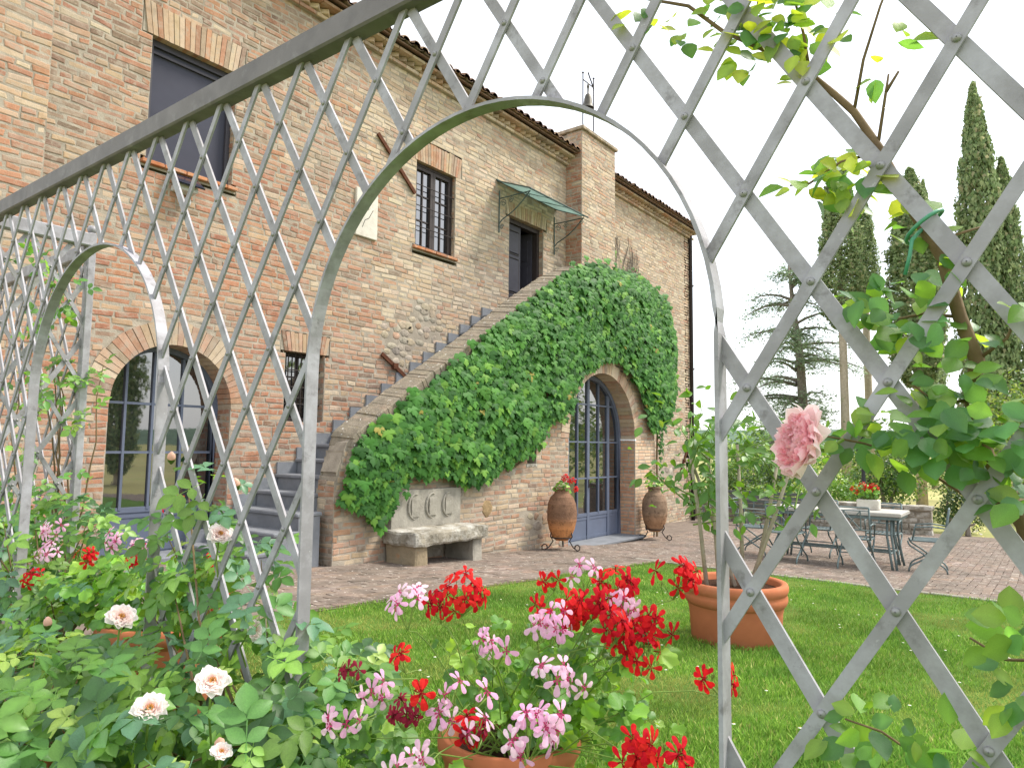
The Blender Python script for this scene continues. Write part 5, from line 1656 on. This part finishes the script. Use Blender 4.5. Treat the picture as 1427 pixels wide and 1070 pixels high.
# climbing rose on the far return panel
fr_ = thing('climbing_rose', (1.7, 4.75, gz(1.7)), 'sparse climbing rose on the far corner panel of the trellis', 'rose')
P = []
for c, r, k in (((1.74, 4.6, .40), .12, 26), ((1.76, 4.42, .36), .07, 12), ((1.74, 4.44, .13), .07, 12), ((1.75, 5.05, .24), .12, 14), ((1.45, 4.46, 1.0), .1, 10), ((1.58, 4.44, .9), .08, 10), ((1.62, 4.46, .74), .09, 12), ((1.46, 4.44, .6), .09, 14),
                ((1.52, 4.42, -.33), .13, 24), ((1.45, 4.42, -.1), .1, 12), ((1.5, 4.45, .3), .09, 12), ((1.6, 4.5, -.5), .2, 30), ((1.7, 4.8, -.6), .25, 40)):
    for _ in range(k): P.append(V3(c) + V3((rnd.gauss(0, .4), rnd.gauss(0, .4), rnd.gauss(0, .5))) * r)
P = np.array(P); n = len(P)
place_leaves(fr_, 'leaf', ROSE3_T, frame_mats(nprng.normal(scale=.5, size=(n, 3)) + [-.5, -.5, .8], nprng.normal(scale=1, size=(n, 3)) + [0, 0, -.4], nprng.uniform(.08, .13, n)), P, jitter_cols(n, [lin(112, 152, 70), lin(90, 134, 66), lin(150, 176, 84)], [3, 3, 1]), M['leaf'], 200, 'rose_leaves')
cm = MB()
for k in range(7):
    p = V3((1.72 + rnd.uniform(-.1, .1), 4.6 + rnd.uniform(-.1, .2), gz(1.7)))
    pts = [p]
    for i in range(8): pts.append(pts[-1] + V3((rnd.uniform(-.05, .04), rnd.uniform(-.06, .06), rnd.uniform(.12, .27))))
    cm.tube(pts, [.009 - .0008 * i for i in range(9)], 5)
cm.build('canes', M['cane'], fr_)

# ================================================================== geraniums
def floret_mesh(pal, seed, size=.021):
    r = random.Random(seed)
    mb = MB()
    for a, L, W in ((1.15, 1.05, .40), (1.98, 1.05, .40), (3.55, 1.02, .48), (4.71, 1.1, .5), (5.87, 1.02, .48)):
        a += r.uniform(-.12, .12); L *= size * r.uniform(.9, 1.08); W *= size * r.uniform(.95, 1.1)
        V, F = [], []
        ts, ws = [.08, .3, .55, .8, .95, 1.02], [.16, .34, .78, 1.0, .74, .25]
        for t, w in zip(ts, ws):
            for s in (-1, 0, 1):
                x, y, z = s * w * W / 2, t * L, -.18 * L * t * t + .05 * L - abs(s) * .02 * L + r.uniform(-.02, .02) * L
                V.append((x * math.cos(a - math.pi / 2) - y * math.sin(a - math.pi / 2), x * math.sin(a - math.pi / 2) + y * math.cos(a - math.pi / 2), z))
        for i in range(len(ts) - 1):
            c = pal[1] if i == 0 else pal[0]
            k = r.uniform(.92, 1.06)
            for j in (0, 1): mb.add([V[i * 3 + j], V[i * 3 + j + 1], V[i * 3 + j + 4], V[i * 3 + j + 3]], [(0, 1, 2, 3)], tuple(min(1, q * k) for q in c))
    mb.tube([(0, 0, -.012), (0, 0, .004)], .0012, 4, pal[1])
    return mb.mesh('floret', M['petal'], False)
PINKF = [floret_mesh((lin(240, 196, 220), lin(196, 70, 120)), 1), floret_mesh((lin(236, 178, 212), lin(190, 60, 112)), 2), floret_mesh((lin(246, 214, 228), lin(200, 84, 130)), 3)]
REDF = [floret_mesh((lin(218, 34, 38), lin(150, 16, 30)), 4, .022), floret_mesh((lin(228, 50, 44), lin(160, 20, 30)), 5, .022), floret_mesh((lin(206, 26, 42), lin(140, 12, 30)), 6, .022)]
DEADF = [floret_mesh((lin(150, 40, 62), lin(110, 24, 40)), 7, .014)]
VIEW = V3((-.75, -.6, .28))
def flower_head(root, c, base, meshes, cnt, rad, size=1.0, name='flower_head'):
    c = V3(c); base = V3(base)
    st = MB()
    j = c + V3((rnd.uniform(-.01, .01), rnd.uniform(-.01, .01), -rad * 1.0 - .01))
    m1 = base.lerp(j, .5) + V3((rnd.uniform(-.03, .03), rnd.uniform(-.03, .03), .05))
    st.tube([base, m1, m1.lerp(j, .6) + V3((0, 0, .01)), j], [.0019, .0017, .0015, .0013], 5)
    pos = []
    for k in range(cnt):
        for _ in range(20):
            d = V3((rnd.gauss(0, 1), rnd.gauss(0, 1), rnd.gauss(0, .8))).normalized()
            if d.dot(VIEW.normalized()) > -.25 and d.z > -.55: break
        p = c + d * rad * rnd.uniform(.8, 1.2)
        pos.append((p, d)); st.tube([j, j.lerp(p, .6), p - d * .008], .001, 4)
    for k in range(rnd.randint(2, 5)):
        q = c + V3((rnd.uniform(-1, 1), rnd.uniform(-1, 1), rnd.uniform(-.9, .3))) * rad
        st.tube([j, q], .0008, 4); st.tube([q, q + V3((0, 0, .008)), q + V3((0, 0, .014))], [.001, .003, .0008], 5)
    h = st.build(name, M['stem'], root)
    inv = h.matrix_basis.inverted()
    for p, d in pos:
        nn = (d + VIEW * .75 + V3((rnd.gauss(0, .25), rnd.gauss(0, .25), rnd.gauss(0, .25)))).normalized()
        o = bpy.data.objects.new('floret', rnd.choice(meshes)); C.objects.link(o); o.parent = h
        up = V3((0, 0, 1)); x_ = up.cross(nn).normalized(); y_ = nn.cross(x_)
        mm = Matrix((x_, y_, nn)).transposed().to_4x4() @ Matrix.Rotation(rnd.uniform(-.5, .5), 4, 'Z') @ Matrix.Scale(size * rnd.uniform(.88, 1.1), 4)
        mm.translation = p
        o.matrix_basis = Matrix.Translation(-(root.location + h.location)) @ mm
    return h
GERCOL = [lin(118, 162, 58), lin(96, 144, 52), lin(144, 180, 70), lin(80, 124, 50)]
def geranium(label, base, lumps, nleaf, lsize, heads, keep=300, fsize=1.0):
    root = thing('geranium', base, label, 'geranium')
    P, D = bush_points(lumps, nleaf)
    n = len(P)
    up = D * .5 + np.array([-.5, -.4, .8]) + nprng.normal(scale=.4, size=(n, 3))
    tp = D + nprng.normal(scale=.5, size=(n, 3)) + [0, 0, -.3]
    place_leaves(root, 'leaf', GER_T, frame_mats(up, tp, nprng.uniform(lsize[0], lsize[1], n)), P, jitter_cols(n, GERCOL, [4, 3, 2, 2]), M['leaf'], keep, 'geranium_leaves')
    sm_ = MB(); b0 = V3(base)
    for i in range(0, n, max(1, n // 36)):
        q = V3(P[i]); s0 = b0 + V3((rnd.uniform(-.08, .08), rnd.uniform(-.08, .08), 0))
        sm_.tube([s0, s0.lerp(q, .5) + V3((rnd.uniform(-.03, .03), rnd.uniform(-.03, .03), .03)), q], [.003, .002, .001], 5)
    sm_.build('stems', M['stem'], root)
    for c, kind, cnt, rad in heads:
        bb = b0 + V3((rnd.uniform(-.1, .1), rnd.uniform(-.1, .1), .02))
        bb = bb.lerp(V3(c), .35); bb.z = min(bb.z, V3(c).z - .08)
        flower_head(root, c, bb, {'p': PINKF, 'r': REDF, 'd': DEADF}[kind], cnt, rad, fsize)
    return root
HEADS = [((1.24, 1.24, -.39), 'p', 8, .040), ((1.36, 1.17, -.37), 'r', 11, .042), ((1.33, 1.215, -.395), 'r', 7, .032), ((1.31, 1.0, -.455), 'p', 1, .012), ((1.27, 1.045, -.45), 'p', 2, .022), ((1.28, 1.02, -.45), 'p', 1, .02),
         ((1.46, .96, -.43), 'p', 7, .036), ((1.50, .985, -.40), 'r', 14, .05), ((1.63, .89, -.36), 'r', 11, .042), ((1.62, .98, -.34), 'p', 4, .030), ((1.60, .86, -.395), 'p', 7, .032), ((1.72, .77, -.33), 'r', 11, .042),
         ((1.57, .93, -.385), 'r', 9, .038), ((1.65, .79, -.44), 'r', 9, .040), ((1.61, .85, -.47), 'r', 9, .036), ((1.59, .80, -.50), 'r', 8, .036), ((1.60, .62, -.52), 'r', 5, .030),
         ((1.29, .86, -.49), 'p', 5, .028), ((1.32, .82, -.50), 'p', 2, .016), ((1.17, 1.03, -.525), 'p', 2, .022), ((1.20, .985, -.53), 'p', 1, .014), ((1.10, 1.2, -.53), 'p', 4, .026), ((1.03, 1.22, -.58), 'p', 5, .03),
         ((1.16, 1.05, -.585), 'p', 3, .022), ((1.16, .96, -.57), 'p', 2, .018), ((1.19, .84, -.575), 'p', 11, .040), ((1.21, .81, -.535), 'p', 4, .022), ((1.13, 1.08, -.53), 'r', 3, .018), ((1.11, 1.11, -.57), 'd', 12, .026),
         ((1.31, .68, -.585), 'r', 9, .036), ((1.31, .60, -.60), 'r', 5, .028), ((1.06, 1.02, -.615), 'p', 2, .018), ((1.04, 1.05, -.64), 'p', 3, .022), ((1.17, 1.19, -.49), 'r', 3, .016), ((1.17, .97, -.60), 'd', 7, .022), ((1.17, .99, -.585), 'r', 4, .022),
         ((1.57, 1.05, -.345), 'r', 3, .022), ((1.54, .86, -.43), 'r', 8, .034), ((1.43, 1.0, -.44), 'p', 3, .022), ((1.07, 1.24, -.50), 'd', 5, .02)]
geranium('big mixed geranium with pink and red flower heads in the pot under the arch', (1.46, 1.10, gz(1.46) + .41),
         [((1.50, 1.08, -.64), (.15, .16, .11)), ((1.58, .98, -.60), (.16, .18, .12)), ((1.18, 1.26, -.66), (.10, .10, .10), .7), ((1.50, .80, -.66), (.12, .12, .10)), ((1.46, 1.16, -.54), (.14, .16, .09), .4), ((1.6, .88, -.50), (.12, .12, .09), .5), ((1.33, .73, -.68), (.05, .05, .06), .8), ((1.24, 1.1, -.70), (.06, .06, .05), .7), ((1.40, .98, -.62), (.10, .10, .07), .8), ((1.34, 1.08, -.60), (.08, .1, .06), .7)],
         430, (.022, .048), [(c_, k_, n_, r_ * 1.12) for c_, k_, n_, r_ in HEADS], 300, 1.3)
geranium('pink and red geranium growing from the half hidden pot', (1.62, 3.12, gz(1.62) + .36),
         [((1.55, 3.15, -.66), (.25, .28, .14)), ((1.4, 3.3, -.62), (.2, .2, .12))], 240, (.045, .07),
         [((1.27, 3.42, -.38), 'p', 9, .05), ((1.26, 3.44, -.49), 'p', 8, .05), ((1.43, 3.2, -.43), 'p', 6, .045), ((1.49, 3.11, -.455), 'p', 6, .04), ((1.48, 3.11, -.50), 'r', 9, .045), ((1.22, 3.49, -.60), 'r', 6, .04), ((1.66, 2.87, -.52), 'r', 6, .04), ((1.55, 2.98, -.27), 'r', 5, .04), ((1.34, 3.3, -.5), 'r', 5, .04), ((1.7, 2.82, -.66), 'r', 5, .04)], 120, 1.25)
def small_ger(label, p, n, r, heads, sparse=False):
    geranium(label, tuple(p), [((p.x, p.y, p.z + r * .8), (r, r, r * .7))], n, (.05, .08), heads, 40, 2.0)
small_ger('red geranium growing in the pitted oil jar', jl - V3((0, 0, .03)), 40, .14, [((jl.x + .0, jl.y - .05, jl.z + .22), 'r', 8, .06), ((jl.x + .22, jl.y - .05, jl.z + .17), 'r', 6, .05), ((jl.x + .3, jl.y - .06, jl.z + .02), 'r', 4, .04)])
small_ger('sparse leafy plant growing in the smoother oil jar', jr - V3((0, 0, .03)), 46, .17, [])
fb = V3((TBX + .1, TBY - .45, tg + TH + .16))
small_ger('red geraniums growing in the white table box', fb, 60, .16, [((fb.x - .05, fb.y + .08, fb.z + .2), 'r', 7, .06), ((fb.x - .05, fb.y - .10, fb.z + .19), 'r', 7, .06), ((fb.x, fb.y + .2, fb.z + .13), 'r', 5, .05)])

# ================================================================== lemon tree in the big pot
lem = thing('lemon_tree', (5.27, 1.89, gz(5.27) + .38), 'young lemon tree on pale canes growing in the large pot', 'tree')
tips = []
for (dx, dy, tx, ty, tz) in ((-.12, .17, -.20, .26, 1.0), (-.05, .10, -.10, .16, 1.0), (.03, -.05, .04, -.02, 1.05), (.06, -.12, .25, -.28, 1.05), (.02, -.10, .08, -.42, .95), (.0, .0, -.05, .30, .9)):
    b = V3((5.27 + dx, 1.89 + dy, gz(5.27) + .38)); t = V3((5.27 + tx, 1.89 + ty, gz(5.27) + .38 + tz))
    MB().tube([b, b.lerp(t, .5) + V3((.02, 0, 0)), t], [.017, .014, .011], 7).build('trunk', M['palebark'], lem, True)
    tips.append(t)
brm = MB(); P = []
for t in tips:
    for k in range(7):
        p = [t + V3((0, 0, -rnd.uniform(0, .5)))]
        d = V3((rnd.gauss(0, .5), rnd.gauss(0, .6) , rnd.uniform(.1, .8))).normalized()
        for i in range(4): p.append(p[-1] + d * rnd.uniform(.08, .14) + V3((0, 0, rnd.uniform(-.04, .03))))
        brm.tube(p, [.007, .006, .005, .003, .002], 5)
        for q in p[1:]:
            for _ in range(2): P.append(q + V3((rnd.gauss(0, .05), rnd.gauss(0, .05), rnd.gauss(0, .05))))
brm.build('branches', M['stem'], lem)
for _ in range(60): P.append(V3((5.2 + rnd.gauss(0, .2), 2.15 + rnd.gauss(0, .16), -.02 + rnd.gauss(0, .26))))
P = np.array(P); n = len(P)
place_leaves(lem, 'leaf', SINGLE_T, frame_mats(nprng.normal(scale=.5, size=(n, 3)) + [-.4, -.3, .8], nprng.normal(scale=.8, size=(n, 3)) + [0, 0, -.2], nprng.uniform(.07, .115, n)), P, jitter_cols(n, [lin(104, 144, 62), lin(84, 124, 56), lin(140, 168, 78)], [3, 3, 1]), M['leaf'], 300, 'lemon_leaves')

# ================================================================== grass
BX = tri_template([(-.5, 0, 0), (.5, 0, 0), (.12, 0, .62), (.0, .25, 1.0)], [(0, 1, 2), (0, 2, 3)])
def grass(n, x0, x1, y0, y1, h, w, keepf, name, label, far=False):
    xs = nprng.uniform(x0, x1, n); ys = nprng.uniform(y0, y1, n)
    ok = keepf(xs, ys)
    xs, ys = xs[ok], ys[ok]; n = len(xs)
    zs = -1.085 - .0603 * xs - .008
    a = nprng.uniform(0, 2 * np.pi, n); ww = nprng.uniform(w[0], w[1], n)
    pt = np.sin(xs * 2.1 + 1.3 * np.sin(ys * 1.7)) * np.sin(ys * 2.6 + 1.1 * np.sin(xs * 1.3 + 2)) + .5 * np.sin(xs * 7.3 + 2 * np.sin(ys * 5.1)) * np.sin(ys * 6.7 + xs)
    hh = nprng.uniform(h[0], h[1], n) * (1 + .35 * np.clip(pt, -1, 1))
    lean = nprng.normal(scale=.35, size=(n, 2))
    X = np.stack([np.cos(a) * ww, np.sin(a) * ww, np.zeros(n)], 1)
    Y = np.stack([-np.sin(a) * hh, np.cos(a) * hh, np.zeros(n)], 1)
    Z = np.stack([lean[:, 0] * hh, lean[:, 1] * hh, hh], 1)
    mats = np.stack([X, Y, Z], axis=2)
    cols = jitter_cols(n, [lin(126, 164, 62), lin(104, 146, 52), lin(146, 180, 76), lin(176, 178, 104)], [4, 2.5, 2.5, .9])
    dry = np.clip((-pt - .35) * 1.4, 0, .65)[:, None]
    cols = cols * (1 - dry) + np.array(lin(178, 172, 100)) * dry
    lush = np.clip((pt - .5) * .9, 0, .5)[:, None]
    cols = cols * (1 - lush) + np.array(lin(84, 128, 56)) * lush
    me = scatter_mesh(name, BX, mats, np.stack([xs, ys, zs], 1), cols, M['grass'], False)
    o = link(name, me)
    tag(o, label, 'grass', None, 'stuff')
def kf(dens):
    def f(x, y):
        d = np.hypot(x, y)
        ang = np.arctan2(y, x)
        vis = (ang > -.05) & (ang < 1.35)
        return vis & (nprng.uniform(0, 1, len(x)) < np.clip(dens / np.maximum(d, .5) ** 1.3, .12, 1)) & (np.hypot(x - 5.27, y - 1.89) > .31)
    return f
grass(430000, .9, 9.72, -.6, 4.62, (.018, .040), (.003, .0055), kf(3.6), 'lawn_grass', 'short mown grass blades covering the lawn')
# daisies
dz = MB()
for _ in range(90):
    x, y = rnd.uniform(2.5, 9), rnd.uniform(.2, 4)
    c = V3((x, y, gz(x) + .035))
    dz.lathe([(.001, .003), (.009, 0)], c, 7, lin(240, 240, 236)); dz.lathe([(.001, .006), (.003, .003)], c, 6, lin(230, 200, 60))
o = dz.build('daisies', M['petal']); tag(o, 'tiny white daisies scattered in the lawn', 'daisies', None, 'stuff')

# ================================================================== trees
def cypress_mesh(seed, n=17000):
    """unit height crown 1, radius about .09"""
    r = np.random.default_rng(seed)
    t = r.uniform(0, 1, n) ** .9
    prof = np.interp(t, [0, .06, .2, .5, .8, .95, 1], [.35, .75, 1.0, .95, .62, .22, .03])
    a = r.uniform(0, 2 * np.pi, n)
    lump = 1 + np.array([.34 * noise.noise((math.cos(q) * 1.6 + seed, math.sin(q) * 1.6, s * 9)) + .28 * noise.noise((math.cos(q) * 4 + seed, math.sin(q) * 4, s * 30)) for q, s in zip(a, t)])
    rad = .085 * prof * lump * (r.uniform(.25, 1, n) ** .35)
    P = np.stack([rad * np.cos(a), rad * np.sin(a), t], 1)
    N = np.stack([np.cos(a), np.sin(a), .25 + 0 * a], 1) + r.normal(scale=.5, size=(n, 3))
    T = np.stack([np.cos(a) * .28, np.sin(a) * .28, 1 + 0 * a], 1) + r.normal(scale=.18, size=(n, 3))
    S = r.uniform(.007, .016, n)
    cols = np.array([lin(146, 164, 114), lin(120, 142, 96), lin(166, 178, 130), lin(176, 172, 134)])[r.choice(4, n, p=[.42, .33, .17, .08])] * r.uniform(.8, 1.2, (n, 1))
    tm = tri_template([(0, -.2, 0), (.26, .35, .05), (0, 1, -.05), (-.26, .35, .05), (.5, .62, 0), (-.45, .7, 0)], [(0, 1, 2), (0, 2, 3), (1, 4, 2), (3, 2, 5)])
    return scatter_mesh('crown', tm, frame_mats(N, T, S), P, cols, M['conifer'], False)
CYM = [cypress_mesh(1), cypress_mesh(2), cypress_mesh(3)]
def cypress(x, y, h, wide, clear, label, k=0, group='tall cypresses in the garden'):
    root = thing('cypress_tree', (x, y, gz(x) - .1), label, 'tree', group)
    MB().tube([(x, y, gz(x) - .1), (x + .05, y, gz(x) + clear * .5), (x, y, gz(x) + clear), (x + .03, y, gz(x) + h * .9)], [.24, .18, .16, .03], 9).build('trunk', M['palebark'], root, True)
    o = link('crown', CYM[k % 3], root)
    o.location = (0, 0, clear + .1)
    o.scale = (wide / .17, wide / .17, h - clear)
    o.rotation_euler = (0, 0, k * 1.3)
    return root
cypress(33.0, 1.75, 17.0, 1.9, 1.5, 'tallest cypress, full to the ground, beside the broad shrub hedge', 0)
cypress(33.8, .95, 14.0, 1.7, 1.5, 'slightly shorter cypress leaning against the tallest one', 1)
cypress(35.0, 4.35, 14.8, 2.3, 5.0, 'broad cypress on a bare trunk behind the garden lamp', 2)
cypress(33.5, 7.0, 15.3, 1.9, 7.6, 'cypress with high crown on a long pale trunk', 1)
cypress(38.0, 6.85, 15.2, 1.3, 9.2, 'narrow hanging cypress crown just behind the one with the long pale trunk', 0)
cypress(60.0, 6.6, 23.0, 2.0, 3.0, 'far slender cypress showing only its tip above the others', 0)
cypress(14.0, -15.0, 15.0, 1.7, .4, 'cypress outside the gate mirrored in the arched window', 0, 'cypresses mirrored in the windows')

# cedar with level branches
ced = thing('cedar_tree', (34.0, 8.9, gz(34)), 'open cedar with level layered branches beyond the wall', 'tree')
bx, by, bz = 34.0, 8.9, gz(34)
MB().tube([(bx, by, bz), (bx + .1, by - .05, bz + 3), (bx + .15, by + .1, bz + 6.5), (bx + .1, by + .35, bz + 9), (bx, by + .5, bz + 11.3)], [.30, .24, .19, .12, .03], 10).build('trunk', M['bark'], ced, True)
P, T_ = [], []
for k in range(54):
    z = rnd.uniform(2.2, 11.0)
    L = (3.6 * (1 - ((z - 4.5) / 7.5) ** 2) if z > 4.5 else 2.6) * rnd.uniform(.55, 1.05)
    a = rnd.uniform(0, 2 * math.pi)
    d = V3((math.cos(a), math.sin(a), 0)); rz_ = rnd.uniform(-.3, .5)
    p0 = V3((bx + .12, by + .1 + .03 * z, bz + z))
    pts = [p0 + d * L * t + V3((0, 0, rz_ * t + .5 * math.sin(t * 2.4) * .6 - .45 * t * t)) for t in (0, .25, .5, .75, 1)]
    MB().tube(pts, [.075, .06, .045, .03, .012], 6).build('branch', M['bark'], ced, True)
    for t in np.linspace(.25, 1.03, 13):
        c = p0 + d * L * t + V3((0, 0, rz_ * t + .5 * math.sin(t * 2.4) * .6 - .45 * t * t))
        for _ in range(24):
            s = d.cross(V3((0, 0, 1)))
            P.append(c + s * rnd.gauss(0, .34) + d * rnd.gauss(0, .2) + V3((0, 0, rnd.gauss(-.05, .17)))); T_.append(d * rnd.uniform(.3, 1) + s * rnd.gauss(0, .8) + V3((0, 0, rnd.uniform(-.7, .2))))
P, T_ = np.array(P), np.array(T_); n = len(P)
spray = tri_template([(0, 0, 0), (.16, .4, .03), (0, 1, -.04), (-.16, .4, .03), (.42, .75, 0), (-.42, .75, 0)], [(0, 1, 2), (0, 2, 3), (0, 4, 1), (0, 3, 5)])
link('needles', scatter_mesh('needles', spray, frame_mats(nprng.normal(scale=.35, size=(n, 3)) + [0, 0, 1], T_, nprng.uniform(.10, .22, n)), P, jitter_cols(n, [lin(140, 160, 128), lin(120, 144, 108), lin(158, 172, 142)], [3, 3, 1]), M['conifer'], False), ced)['kind'] = 'stuff'

SHR_T = tri_template([(0, 0, 0), (.3, .45, .08), (0, 1, -.1), (-.3, .45, .08)], [(0, 1, 2), (0, 2, 3)])
def shrub(name, label, cat, base, lumps, n, size, pal, trunk=True, group=None):
    root = thing(name, base, label, cat, group)
    P, D = bush_points(lumps, n)
    k = np.array([noise.noise((p[0] * 1.4, p[1] * 1.4, p[2] * 1.4)) for p in P])
    ok = k > -.22
    P, D = P[ok], D[ok]; n = len(P)
    link('crown', scatter_mesh('crown', SHR_T, frame_mats(D + nprng.normal(scale=.6, size=(n, 3)) + [0, 0, .4], nprng.normal(scale=1, size=(n, 3)) + [0, 0, -.2], nprng.uniform(size[0], size[1], n)), P, jitter_cols(n, pal, [1] * len(pal)), M['leaf'], False), root)['kind'] = 'stuff'
    b = V3(base); mb = MB()
    for l in lumps:
        q = V3(l[0]); mb.tube([b, b.lerp(q, .5) + V3((.05, .08, .1)), q], [.07, .05, .02], 6)
    mb.build('trunk', M['bark'], root)
OL = [lin(128, 146, 96), lin(106, 128, 80), lin(150, 164, 116)]
GR = [lin(96, 132, 62), lin(78, 112, 56), lin(122, 150, 78)]
DK = [lin(62, 88, 46), lin(80, 106, 58), lin(52, 76, 44)]
g = gz(26)
shrub('olive_shrub', 'round olive green shrub by the garden lamp', 'shrub', (25.5, 4.15, g), [((25.5, 4.3, g + 1.5), (.9, .9, .9)), ((25.5, 3.7, g + 1.2), (.8, .7, .8)), ((25.6, 4.9, g + 1.0), (.7, .6, .6))], 3600, (.07, .14), GR + DK)
shrub('broad_shrub', 'broad pale green shrub hedge below the tallest cypress', 'shrub', (28, 1.1, g), [((28, 1.2, g + 2.2), (1.6, 1.4, 1.7)), ((28, 2.3, g + 1.4), (1.3, 1.0, 1.3)), ((27.5, -.2, g + 2.4), (1.6, 1.4, 2.0)), ((28, .6, g + 3.8), (1.2, 1.4, 1.1))], 8000, (.08, .17), OL + GR)
shrub('dark_bush', 'dark clipped bush at the right end of the low wall', 'shrub', (21.5, 2.0, gz(21.5)), [((21.5, 2.1, gz(21.5) + .8), (.5, .5, .8)), ((21.6, 1.6, gz(21.5) + .6), (.4, .4, .6))], 2200, (.05, .1), DK)
shrub('garden_bush', 'green bush between the house corner and the cedar', 'shrub', (27, 8.0, g), [((27, 8.1, g + 1.1), (.9, .9, .9)), ((27, 7.0, g + .8), (.8, .8, .7))], 3000, (.07, .14), DK + GR)
shrub('garden_bush', 'pale bush growing behind the slatted bench', 'shrub', (23, 6.6, gz(23)), [((23, 6.4, gz(23) + .6), (.6, .8, .55)), ((23, 7.4, gz(23) + .5), (.5, .6, .5))], 2200, (.06, .12), GR + OL)
shrub('flowering_lavender', 'pale lavender clump at the terrace edge', 'lavender', (20.5, 1.6, gz(20.5)), [((20.5, 1.45, gz(20.5) + .3), (.35, .45, .3))], 1200, (.05, .12), [lin(196, 190, 206), lin(170, 180, 150), lin(206, 200, 214)])
for i, (x, y, w, h, lb, pl_) in enumerate(((24.5, 5.6, 1.0, 1.3, 'small light green shrub behind the lamp, left of it', GR), (30, 5.6, 1.3, 2.0, 'mid green shrub between the cypress trunks', OL + GR), (38, 10.8, 2.2, 2.6, 'loose pale bush under the cedar', GR + OL), (31, 10.2, 1.4, 2.2, 'round bush beside the cedar trunk', GR), (40, 3.2, 2.6, 4.6, 'tall pale tree filling the gap left of the tallest cypress', OL + GR), (26, 9.3, 1.1, 1.6, 'green bush close to the house corner', GR + DK))):
    gg = gz(x)
    shrub('garden_shrub', lb, 'shrub', (x, y, gg), [((x, y, gg + h * .55), (w, w, h * .5)), ((x, y + w * .7, gg + h * .4), (w * .7, w * .7, h * .4)), ((x, y - w * .7, gg + h * .42), (w * .7, w * .7, h * .4))], 3400, (.07, .15), pl_)
for i, (x, y, s, lb) in enumerate(((46, 14, 2.6, 'rounded field tree beyond the cedar'), (58, 9.5, 3.0, 'rounded far tree left of the lamp, out in the field'), (72, 21, 3.6, 'far spreading tree near the house corner'), (66, 3.0, 3.2, 'far tree partly hidden by the cypress trunks'))):
    gg = gz(x)
    shrub('field_tree', lb, 'tree', (x, y, gg), [((x, y, gg + s * 1.0), (s, s, s * .9)), ((x, y + s * .8, gg + s * .7), (s * .8, s * .8, s * .6)), ((x, y - s * .8, gg + s * .75), (s * .8, s * .8, s * .6))], 2600, (.18, .4), DK + GR, group='trees out in the field')
for i, (x, y, s) in enumerate(((30, -9, 3.2), (38, -11, 3.6), (22, -12, 3.0), (46, -8, 3.4), (20.5, -16, 2.0))):
    gg = gz(x)
    shrub('garden_tree', 'round garden tree mirrored in the door panes', 'tree', (x, y, gg), [((x, y, gg + s * 1.2), (s, s, s)), ((x + s * .5, y + s * .5, gg + s * .8), (s * .8, s * .8, s * .7))], 2200, (.2, .45), GR + OL, group='garden trees mirrored in the door panes')
